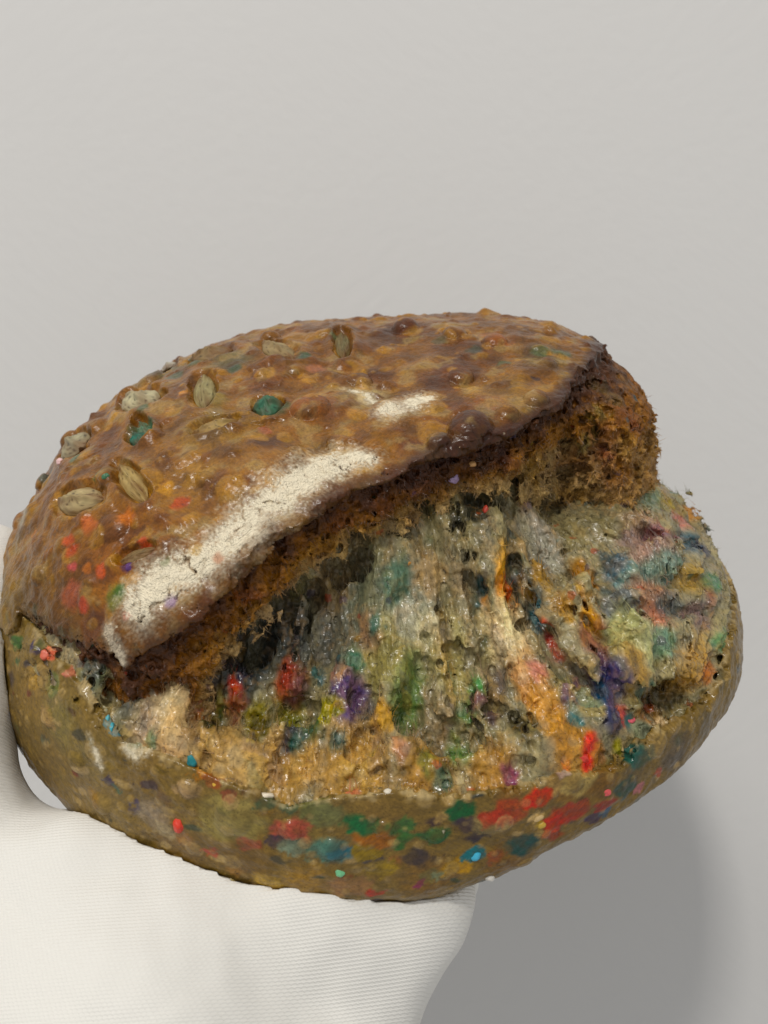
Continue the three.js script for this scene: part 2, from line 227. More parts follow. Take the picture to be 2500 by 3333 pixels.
// valleys between the folds: chains of pixels with a radius
const TROUGHS = [[[[1545, 1790], [1555, 1900], [1565, 2030], [1590, 2160], [1640, 2300]], 26], [[[1672, 1840], [1715, 1930], [1770, 2030], [1815, 2110], [1850, 2200]], 26], [[[1955, 1740], [1962, 1860], [1975, 1970], [1990, 2070]], 22], [[[1480, 2120], [1495, 2240], [1525, 2390]], 30], [[[1385, 2180], [1365, 2260], [1350, 2340]], 32], [[[1200, 2120], [1185, 2220], [1185, 2300]], 28], [[[1060, 1960], [1050, 2060], [1060, 2140]], 28], [[[700, 2190], [690, 2270], [700, 2330]], 34], [[[850, 2160], [880, 2250], [850, 2330]], 24], [[[2060, 2230], [2140, 2270], [2230, 2250]], 26], [[[1830, 2130], [1900, 2200], [1940, 2260]], 20], [[[1100, 2560], [1250, 2530], [1420, 2560], [1560, 2550]], 15], [[[2010, 1760], [2120, 1740], [2260, 1760]], 15], [[[2000, 1900], [2120, 1885], [2280, 1900]], 14], [[[2010, 2000], [2130, 1985], [2300, 1990]], 14]]
  .flatMap(([chain, r]) => { const pts = chain.map(([x, y]) => { const p = anchor(x, y), c = away(p, -MM(r, p) * 0.15); return [...c, MM(r, p)]; }), out = []; for (let i = 0; i + 1 < pts.length; i++) out.push([pts[i], pts[i + 1]]); return out; });
const troughsAt = bucket(TROUGHS, 4, ([a, b]) => [[0, 1, 2].map((i) => Math.min(a[i], b[i]) - a[3]), [0, 1, 2].map((i) => Math.max(a[i], b[i]) + a[3])]);

let part = 0;
function full(x, y, z) {
  const p0 = plain(x, y, z);
  if (p0 > 5 || p0 < -14 || (p0 < -7 && !pitsAt(x, y, z))) return p0;
  const e = D.e, l = D.l, q = D.q, n1 = noise(x / 13, y / 13, z / 13), n2 = noise(x / 4.1 + 9, y / 4.1, z / 4.1), n3 = noise(x / 1.3, y / 1.3 + 5, z / 1.3);
  let crust = D.crust, lidCrust = D.lidCrust, crumb = D.crumb, lidCrumb = D.lidCrumb;
  // blisters
  if (crust < 4 || lidCrust < 4) {
    let up = 0.7 * n1 + 0.16 * n3;
    const list = blistersAt(x, y, z);
    if (list) for (const b of list) { const dx = x - b[0], dy = y - b[1], dz = z - b[2], k = 1 - (dx * dx + dy * dy + dz * dz) / (b[3] * b[3]); if (k > 0) up = Math.max(up, 0.5 * up + b[4] * Math.sqrt(k) * sst(0, 0.35, k)); }
    if (lidCrust < 4) {
      const wx = x + 1.6 * n2, wy = y - 1.4 * n2, wz = z + 1.3 * n1 + 0.8 * n2, a = balls(wx, wy, wz, 7.5, 0.2, 0.5, 0.75, 3), c = balls(wx + 3, wy, wz, 3.2, 0.15, 0.48, 0.7, 40);
      const c2 = balls(wx, wy + 7, wz, 4.8, 0.2, 0.52, 0.7, 77);
      up += 0.85 * sst(0, 3, -a) + 0.6 * sst(0, 1.8, -c2) + 0.36 * sst(0, 1.1, -c) + 0.5 * n2 + 0.6 * n1;
    }
    if (crust < 4) {
      const a = balls(x, y, z, 6.5, 0.1, 0.44, 0.6, 90), c = balls(x + 5, y, z, 2.6, 0.15, 0.45, 0.6, 140);
      crust -= 0.3 * sst(0, 0.8, -a) + 0.16 * sst(0, 0.4, -c) + up * 1.1 + 0.3 * n2;
      crust = Math.max(crust, y - D.lip + 1.9 * n2 + 1.3 * n3 + 3.2 * n1);
    }
    if (lidCrust < 3 && l > -4) {
      const sock = socketsAt(x, y, z);
      if (sock) for (const { s } of sock) {
        const dx = x - s.p[0], dy = y - s.p[1], dz = z - s.p[2], u = (dx * s.U[0] + dy * s.U[1] + dz * s.U[2]) / (s.a * 1.12), v = (dx * s.V[0] + dy * s.V[1] + dz * s.V[2]) / (s.b * 1.3), k = Math.sqrt(u * u + v * v) + 0.22 * n2;
        up = mix(up, up * 0.3 - 0.8, sst(1.0, 0.65, k)) + 0.85 * sst(0.9, 1.08, k) * sst(1.9, 1.1, k);
      }
      const f = flour(x, y, z);
      if (f > 0.01) up += f * (0.1 + 0.34 * noise(x * 0.9, y * 0.9, z * 0.9) + 0.3 * n3) - 1.3 * sst(0.3, 0.7, f) * crack(x, y, z) - up * 0.3 * f;
    }
    if (lidCrust < 4) { lidCrust -= up; lidCrust = Math.max(lidCrust, q + 1.3 * n2 + 0.8 * n3 + 0.6); }
  }
  // crumb: torn, stretched foam
  if (crumb < 8 || lidCrumb < 8) {
    const rt = sst(52, 64, x);
    const list = ridgesAt(x, y, z);
    if (list) for (const [a, b] of list) crumb = smin(crumb, cone(x, y, z, a, b) + 0.5 * n2, 3);
    // folds and fibres run along the stretch: away from the loaf's back, and in level layers at its right end
    const A = FV[5], R = FV[6], sx = mix(A * 0.85, x * 0.6, rt), sy = mix(y * 0.6, y * 1.05, rt), sz = mix(R * 0.6, z * 0.6, rt);
    const fold = rt > 0.5 ? Math.abs(noise(A / 26, y / 4.6 + n1 * 0.4, R / 26)) : Math.abs(noise(A / 10 + n1 * 0.5, R / 34, y / 34));
    const fib = rt > 0.5 ? Math.abs(noise(A / 7, y / 1.3, R / 7)) : Math.abs(noise(A / 1.5, R / 8, y / 8));
    const rough = 0.65 * n2 + 0.5 * n3 + 1.7 * n1 - 3.2 * Math.min(1, fold * 2.2) + 1.1 * fib;
    crumb += (rough + 1.0) * 0.8 * sst(-7, -3, D.up);
    lidCrumb += (1.9 * n2 + 1.1 * n3 + 1.0 * n1 + 0.6 * fib) * Math.max(sst(-9, -5, q), sst(-3, -6, l));
    const vale = troughsAt(x, y, z);
    if (vale) for (const [a, b] of vale) crumb = smax(crumb, -cone(x, y, z, a, b) - 0.5 * n2 - 0.3 * n3, 2.5);
    const pits = pitsAt(x, y, z);
    if (pits) for (const s of pits) { const dx = x - s[0], dy = y - s[1], dz = z - s[2]; crumb = smax(crumb, s[3] - Math.sqrt(dx * dx + dy * dy + dz * dz) - 0.6 * n3 - 0.9 * n2 - 0.9 * fib, 1.2); }
    crumb = Math.max(crumb, e + 1.1 - 4 * sst(48, 62, x) * sst(1, 5, D.up) * clamp(n2 + 0.8 * n3 + 0.05, 0, 1)); lidCrumb = Math.max(lidCrumb, l + 0.9 - 1.5 * sst(40, 56, x) * sst(-4, 0, q));
    // pores, cut only into what is torn open and only a little way in
    if (crumb < 3 && crumb > -3 && crumb < lidCrumb + 2 && D.up > -5) {
      const a = balls(sx, sy, sz, 2.1, 0.2, 0.54, 0.75, 11), c = balls(sx + 9, sy, sz, 1.15, 0.25, 0.52, 0.75, 60), hole = balls(x, y, z, 6.5, 0.04, 0.17, 0.4, 120), d = crumb;
      crumb = smax(crumb, Math.min(-a, d + 0.6), 0.45); crumb = smax(crumb, Math.min(-c, d + 0.38), 0.35); crumb = smax(crumb, Math.min(-hole, d + 2.6), 0.3);
    }
    if (lidCrumb < 3 && lidCrumb > -3 && (q > -7 || l < -4)) {
      const a = balls(x, y, z, 3.1, 0.15, 0.5, 0.7, 21), c = balls(x + 4, y, z, 1.5, 0.2, 0.52, 0.8, 71), d = lidCrumb;
      lidCrumb = smax(lidCrumb, Math.min(-a, d + 1.6), 0.4); lidCrumb = smax(lidCrumb, Math.min(-c * 0.8, d + 0.9), 0.3);
    }
  }
  const m = Math.min(crust, crumb, lidCrumb, lidCrust);
  part = m === crust ? 0 : m === crumb ? 1 : m === lidCrumb ? 2 : 3;
  return m;
}

// ---------------------------------------------------------------- a field made into triangles (surface nets), one slice at a time
function nets(sdf, lo, hi, h, slack, G = 1.1) {
  const nx = Math.ceil((hi[0] - lo[0]) / h) + 1, ny = Math.ceil((hi[1] - lo[1]) / h) + 1, nz = Math.ceil((hi[2] - lo[2]) / h) + 1, B = 4, bx = Math.ceil(nx / B), by = Math.ceil(ny / B), bz = Math.ceil(nz / B);
  // first a coarse look at the whole, then the fine grid only where the surface passes
  const gx_ = Math.ceil((hi[0] - lo[0]) / G) + 2, gy_ = Math.ceil((hi[1] - lo[1]) / G) + 2, gz_ = Math.ceil((hi[2] - lo[2]) / G) + 2, coarse = new Float32Array(gx_ * gy_ * gz_);
  for (let k = 0; k < gz_; k++) for (let j = 0; j < gy_; j++) for (let i = 0; i < gx_; i++) coarse[(k * gy_ + j) * gx_ + i] = sdf(lo[0] + i * G, lo[1] + j * G, lo[2] + k * G);
  const mask = new Float32Array(bx * by * bz), step = B * h / G;
  for (let k = 0; k < bz; k++) for (let j = 0; j < by; j++) for (let i = 0; i < bx; i++) {
    let keep = false, any = 99;
    for (let c = Math.floor(k * step); c <= Math.ceil((k + 1) * step) && !keep; c++) for (let b = Math.floor(j * step); b <= Math.ceil((j + 1) * step) && !keep; b++) for (let a = Math.floor(i * step); a <= Math.ceil((i + 1) * step); a++) {
      const d = coarse[(Math.min(c, gz_ - 1) * gy_ + Math.min(b, gy_ - 1)) * gx_ + Math.min(a, gx_ - 1)];
      if (Math.abs(d) < slack || (any !== 99 && (d < 0) !== (any < 0))) { keep = true; break; }
      any = d;
    }
    mask[(k * by + j) * bx + i] = keep ? 0 : Math.sign(any) * 99;
  }
  let A = new Float32Array(nx * ny), C = new Float32Array(nx * ny), va = new Int32Array(nx * ny).fill(-1), vb = new Int32Array(nx * ny).fill(-1);
  let cap = 1 << 20, P = new Float32Array(cap * 3), N = new Float32Array(cap * 3), nv = 0, I = new Uint32Array(1 << 23), ni = 0;
  const slice = (S, k) => { const mk = Math.min((k / B) | 0, bz - 1); for (let j = 0; j < ny; j++) { const mj = Math.min((j / B) | 0, by - 1); for (let i = 0; i < nx; i++) { const m = mask[(mk * by + mj) * bx + Math.min((i / B) | 0, bx - 1)]; S[j * nx + i] = m !== 0 ? m : sdf(lo[0] + i * h, lo[1] + j * h, lo[2] + k * h); } } };
  slice(A, 0);
  for (let k = 0; k + 1 < nz; k++) {
    slice(C, k + 1);
    vb.fill(-1);
    for (let j = 0; j + 1 < ny; j++) for (let i = 0; i + 1 < nx; i++) {
      const o = j * nx + i, c0 = A[o], c1 = A[o + 1], c2 = A[o + nx], c3 = A[o + nx + 1], c4 = C[o], c5 = C[o + 1], c6 = C[o + nx], c7 = C[o + nx + 1];
      const s = (c0 < 0) + (c1 < 0) + (c2 < 0) + (c3 < 0) + (c4 < 0) + (c5 < 0) + (c6 < 0) + (c7 < 0);
      if (s === 0 || s === 8) continue;
      let sx = 0, sy = 0, sz = 0, n = 0, t;
      if ((c0 < 0) !== (c1 < 0)) { sx += c0 / (c0 - c1); n++; } if ((c2 < 0) !== (c3 < 0)) { sx += c2 / (c2 - c3); sy++; n++; }
      if ((c4 < 0) !== (c5 < 0)) { sx += c4 / (c4 - c5); sz++; n++; } if ((c6 < 0) !== (c7 < 0)) { sx += c6 / (c6 - c7); sy++; sz++; n++; }
      if ((c0 < 0) !== (c2 < 0)) { sy += c0 / (c0 - c2); n++; } if ((c1 < 0) !== (c3 < 0)) { sy += c1 / (c1 - c3); sx++; n++; }
      if ((c4 < 0) !== (c6 < 0)) { sy += c4 / (c4 - c6); sz++; n++; } if ((c5 < 0) !== (c7 < 0)) { sy += c5 / (c5 - c7); sx++; sz++; n++; }
      if ((c0 < 0) !== (c4 < 0)) { sz += c0 / (c0 - c4); n++; } if ((c1 < 0) !== (c5 < 0)) { sz += c1 / (c1 - c5); sx++; n++; }
      if ((c2 < 0) !== (c6 < 0)) { sz += c2 / (c2 - c6); sy++; n++; } if ((c3 < 0) !== (c7 < 0)) { sz += c3 / (c3 - c7); sx++; sy++; n++; }
      if (nv === cap) { cap *= 2; const p2 = new Float32Array(cap * 3), n2 = new Float32Array(cap * 3); p2.set(P); n2.set(N); P = p2; N = n2; }
      P[nv * 3] = lo[0] + (i + sx / n) * h; P[nv * 3 + 1] = lo[1] + (j + sy / n) * h; P[nv * 3 + 2] = lo[2] + (k + sz / n) * h;
      const cl = (v) => (v > 2 * h ? 2 * h : v < -2 * h ? -2 * h : v), d0 = cl(c0), d1 = cl(c1), d2 = cl(c2), d3 = cl(c3), d4 = cl(c4), d5 = cl(c5), d6 = cl(c6), d7 = cl(c7);
      let gx = d1 + d3 + d5 + d7 - d0 - d2 - d4 - d6, gy = d2 + d3 + d6 + d7 - d0 - d1 - d4 - d5, gz = d4 + d5 + d6 + d7 - d0 - d1 - d2 - d3; t = 1 / (Math.hypot(gx, gy, gz) || 1);
      N[nv * 3] = gx * t; N[nv * 3 + 1] = gy * t; N[nv * 3 + 2] = gz * t;
      vb[o] = nv++;
      if (ni + 18 > I.length) { const i2 = new Uint32Array(I.length * 2); i2.set(I); I = i2; }
      const quad = (a, b, c, d, flip) => { if (flip) { I[ni++] = a; I[ni++] = c; I[ni++] = b; I[ni++] = a; I[ni++] = d; I[ni++] = c; } else { I[ni++] = a; I[ni++] = b; I[ni++] = c; I[ni++] = a; I[ni++] = c; I[ni++] = d; } };
      if (i > 0 && j > 0 && (c0 < 0) !== (c4 < 0)) quad(vb[o], vb[o - 1], vb[o - nx - 1], vb[o - nx], c0 >= 0);
      if (j > 0 && k > 0 && (c0 < 0) !== (c1 < 0)) quad(vb[o], vb[o - nx], va[o - nx], va[o], c0 >= 0);
      if (i > 0 && k > 0 && (c0 < 0) !== (c2 < 0)) quad(vb[o], va[o], va[o - 1], vb[o - 1], c0 >= 0);
    }
    [A, C] = [C, A]; [va, vb] = [vb, va];
  }
  return { P: P.subarray(0, nv * 3), N: N.subarray(0, nv * 3), I: I.subarray(0, ni), nv };
}

// ---------------------------------------------------------------- the dough's colours: dye, browning, flour and shade painted into the hollows, each spot where the photograph has it
const GAIN = { top: 0.86, low: 0.92, crumb: 1.06, torn: 0.9 };
const TOP = [[200, 1650, 200, [150, 105, 52]], [400, 1800, 180, [152, 96, 40]], [150, 1900, 130, [142, 98, 45]], [300, 1500, 120, [135, 90, 45]], [420, 1250, 120, [128, 100, 62]], [560, 1200, 90, [98, 96, 64]], [760, 1180, 80, [94, 90, 62]], [700, 1400, 150, [150, 114, 58]], [600, 1600, 100, [156, 110, 55]], [1010, 1340, 100, [140, 84, 42]], [1190, 1290, 84, [212, 188, 138]], [1050, 1470, 70, [188, 150, 92]], [640, 1540, 70, [178, 134, 72]], [1560, 1260, 60, [176, 132, 72]], [1300, 1080, 120, [92, 54, 32]], [1500, 1150, 140, [108, 68, 38]], [1780, 1170, 110, [112, 90, 52]], [1450, 1230, 110, [96, 54, 30]], [1650, 1270, 100, [166, 126, 70]], [1570, 1320, 70, [150, 92, 48]], [1530, 1395, 105, [72, 40, 30]], [1440, 1450, 70, [66, 36, 26]], [1720, 1350, 66, [76, 43, 30]], [1850, 1280, 44, [84, 48, 33]], [1150, 1420, 90, [152, 106, 56]], [960, 1490, 80, [156, 112, 62]], [1240, 1490, 50, [150, 102, 52]], [1280, 1535, 46, [116, 68, 36]], [1100, 1595, 40, [118, 72, 42]], [930, 1712, 40, [112, 66, 40]], [700, 1945, 40, [112, 64, 40]], [560, 2062, 36, [116, 70, 42]], [1340, 1440, 50, [98, 52, 30]], [860, 1250, 60, [120, 74, 44]], [1100, 1180, 70, [128, 88, 50]], [1380, 1180, 60, [150, 108, 60]], [1230, 1210, 60, [100, 62, 40]], [880, 1440, 40, [104, 66, 44]], [800, 1520, 60, [158, 114, 62]], [520, 1700, 60, [150, 100, 50]], [300, 2030, 70, [140, 86, 42]], [200, 2040, 50, [128, 96, 46]], [60, 1760, 50, [150, 118, 66]], [60, 1920, 60, [150, 112, 56]], [350, 1420, 60, [104, 64, 36]], [290, 1400, 40, [140, 82, 40]], [250, 1350, 60, [146, 92, 52]], [160, 1400, 50, [156, 118, 78]], [1480, 1330, 40, [138, 84, 46]], [1620, 1120, 46, [150, 88, 46]], [1320, 1070, 46, [112, 66, 40]]];
const TOPSPOT = [[92, 1682, 40, [184, 176, 158]], [100, 1650, 26, [180, 172, 156]], [152, 1546, 30, [96, 104, 92]], [465, 1410, 46, [44, 112, 84]], [900, 1340, 40, [62, 92, 62]], [990, 1170, 22, [52, 92, 68]], [585, 1635, 28, [190, 72, 38]], [470, 1770, 20, [205, 85, 50]], [250, 1800, 24, [206, 90, 58]], [240, 1770, 18, [210, 96, 66]], [245, 1850, 16, [200, 92, 92]], [330, 1860, 22, [216, 100, 50]], [290, 1852, 18, [212, 128, 52]], [270, 1965, 22, [216, 92, 72]], [230, 1940, 44, [178, 98, 72]], [300, 1720, 30, [196, 110, 70]], [420, 1846, 20, [74, 40, 82]], [380, 1945, 40, [96, 108, 42]], [395, 1922, 22, [58, 102, 40]], [100, 1990, 26, [46, 96, 76]], [30, 2008, 14, [72, 102, 52]], [190, 2062, 26, [84, 92, 50]], [422, 2010, 14, [192, 70, 50]], [860, 1402, 22, [176, 102, 76]], [760, 1205, 24, [70, 90, 66]], [1545, 1140, 26, [64, 72, 58]], [1640, 1180, 20, [80, 92, 62]], [1820, 1150, 30, [76, 96, 70]], [1760, 1150, 26, [96, 110, 72]], [1740, 1235, 12, [50, 30, 36]], [1030, 1200, 24, [176, 116, 84]], [570, 1230, 30, [86, 100, 74]], [640, 1190, 30, [80, 98, 74]], [250, 1500, 20, [70, 104, 70]], [330, 1560, 20, [74, 104, 64]], [545, 1590, 26, [206, 150, 62]], [200, 1625, 20, [222, 168, 96]], [110, 1740, 12, [220, 140, 50]], [600, 1300, 16, [212, 148, 78]], [150, 1470, 14, [214, 90, 80]], [1430, 1110, 24, [90, 84, 60]], [480, 1350, 20, [96, 118, 86]], [700, 1310, 40, [150, 128, 72]], [420, 1690, 30, [206, 122, 60]], [1590, 1090, 34, [168, 104, 56]], [1100, 1100, 24, [110, 124, 88]]];
const INFLOUR = [[712, 1815, 20, [192, 108, 56]], [555, 1955, 22, [168, 138, 190]], [540, 1830, 18, [124, 132, 84]], [640, 1790, 20, [216, 178, 110]]];
const LOW = [[60, 2100, 80, [152, 127, 78]], [100, 2250, 90, [152, 122, 68]], [200, 2350, 100, [142, 126, 72]], [300, 2450, 110, [138, 116, 62]], [450, 2560, 100, [126, 100, 52]], [350, 2650, 90, [150, 126, 76]], [600, 2760, 110, [128, 98, 50]], [800, 2800, 110, [124, 94, 46]], [1000, 2860, 70, [172, 132, 62]], [1250, 2640, 100, [128, 102, 56]], [1000, 2660, 80, [120, 104, 60]], [1400, 2850, 90, [140, 104, 56]], [1650, 2800, 80, [136, 98, 46]], [1850, 2560, 70, [134, 96, 46]], [1950, 2540, 60, [128, 92, 46]], [1650, 2600, 50, [140, 100, 50]], [2200, 2450, 70, [98, 88, 76]], [2290, 2350, 50, [114, 98, 68]], [2350, 2200, 44, [98, 92, 66]], [2050, 2540, 60, [98, 84, 62]], [500, 2480, 60, [140, 112, 62]], [150, 2500, 60, [120, 96, 52]]];
const LOWSPOT = [[55, 2090, 26, [70, 102, 52]], [52, 2155, 18, [64, 102, 62]], [120, 2106, 18, [60, 50, 82]], [152, 2132, 22, [228, 112, 82]], [226, 2186, 16, [222, 132, 112]], [100, 2225, 26, [176, 138, 66]], [170, 2230, 40, [120, 126, 74]], [335, 2315, 13, [34, 118, 122]], [350, 2350, 13, [24, 118, 130]], [372, 2385, 13, [20, 112, 128]], [405, 2412, 13, [22, 110, 112]], [435, 2425, 13, [46, 120, 100]], [160, 2335, 34, [176, 142, 92]], [145, 2410, 18, [100, 102, 76]], [655, 2522, 24, [192, 122, 32]], [690, 2545, 22, [150, 84, 44]], [362, 2550, 20, [62, 52, 78]], [385, 2575, 16, [70, 104, 84]], [455, 2640, 28, [72, 62, 78]], [440, 2605, 16, [66, 56, 84]], [500, 2655, 54, [148, 130, 104]], [530, 2692, 34, [166, 146, 106]], [755, 2665, 84, [150, 134, 80]], [612, 2566, 34, [170, 140, 98]], [955, 2705, 50, [174, 82, 70]], [690, 2770, 20, [188, 80, 60]], [815, 2745, 28, [166, 90, 64]], [900, 2735, 22, [56, 46, 68]], [1070, 2765, 50, [80, 120, 104]], [1110, 2775, 28, [48, 112, 122]], [965, 2755, 34, [122, 136, 116]], [1180, 2680, 40, [26, 102, 56]], [1300, 2690, 34, [64, 104, 54]], [1410, 2718, 36, [20, 96, 52]], [1300, 2750, 22, [42, 102, 46]], [1330, 2722, 22, [56, 112, 56]], [1500, 2640, 38, [16, 88, 48]], [1215, 2735, 40, [164, 102, 36]], [1190, 2775, 32, [154, 128, 30]], [1515, 2690, 30, [60, 46, 62]], [1552, 2726, 26, [52, 42, 52]], [1360, 2792, 34, [66, 56, 56]], [1215, 2806, 22, [60, 56, 72]], [1405, 2668, 20, [72, 52, 52]], [1490, 2820, 34, [182, 138, 24]], [1400, 2845, 30, [126, 116, 70]], [1430, 2850, 20, [136, 142, 110]], [1240, 2825, 36, [152, 126, 52]], [1590, 2680, 42, [152, 132, 88]], [1435, 2658, 22, [172, 142, 88]], [1545, 2785, 30, [26, 110, 120]], [1700, 2752, 44, [24, 72, 68]], [1650, 2640, 46, [172, 72, 46]], [1745, 2600, 34, [210, 54, 34]], [1610, 2655, 34, [166, 60, 44]], [1850, 2650, 44, [172, 60, 44]], [1808, 2682, 30, [194, 58, 38]], [1790, 2712, 22, [206, 82, 40]], [1960, 2620, 30, [152, 60, 50]], [1890, 2630, 30, [150, 70, 46]], [1760, 2688, 18, [204, 166, 50]], [1750, 2660, 22, [216, 182, 122]], [1930, 2662, 26, [62, 46, 78]], [1975, 2640, 18, [42, 86, 112]], [2080, 2462, 46, [36, 88, 78]], [2030, 2560, 40, [52, 78, 68]], [2140, 2515, 18, [192, 80, 60]], [2080, 2560, 18, [170, 110, 110]], [1870, 2545, 48, [172, 148, 92]], [1800, 2550, 26, [164, 134, 84]], [870, 2868, 46, [190, 154, 72]], [770, 2835, 26, [160, 120, 66]], [1215, 2905, 22, [188, 60, 40]], [1362, 2868, 14, [144, 60, 92]], [1130, 2880, 50, [150, 112, 76]], [940, 2620, 30, [78, 92, 62]], [860, 2620, 24, [70, 88, 60]], [740, 2590, 24, [134, 76, 52]], [1610, 2790, 24, [152, 84, 52]], [1840, 2510, 22, [190, 160, 150]], [1810, 2720, 24, [140, 66, 40]], [1060, 2650, 50, [112, 112, 70]], [540, 2600, 26, [118, 92, 62]], [600, 2720, 30, [150, 110, 60]]];
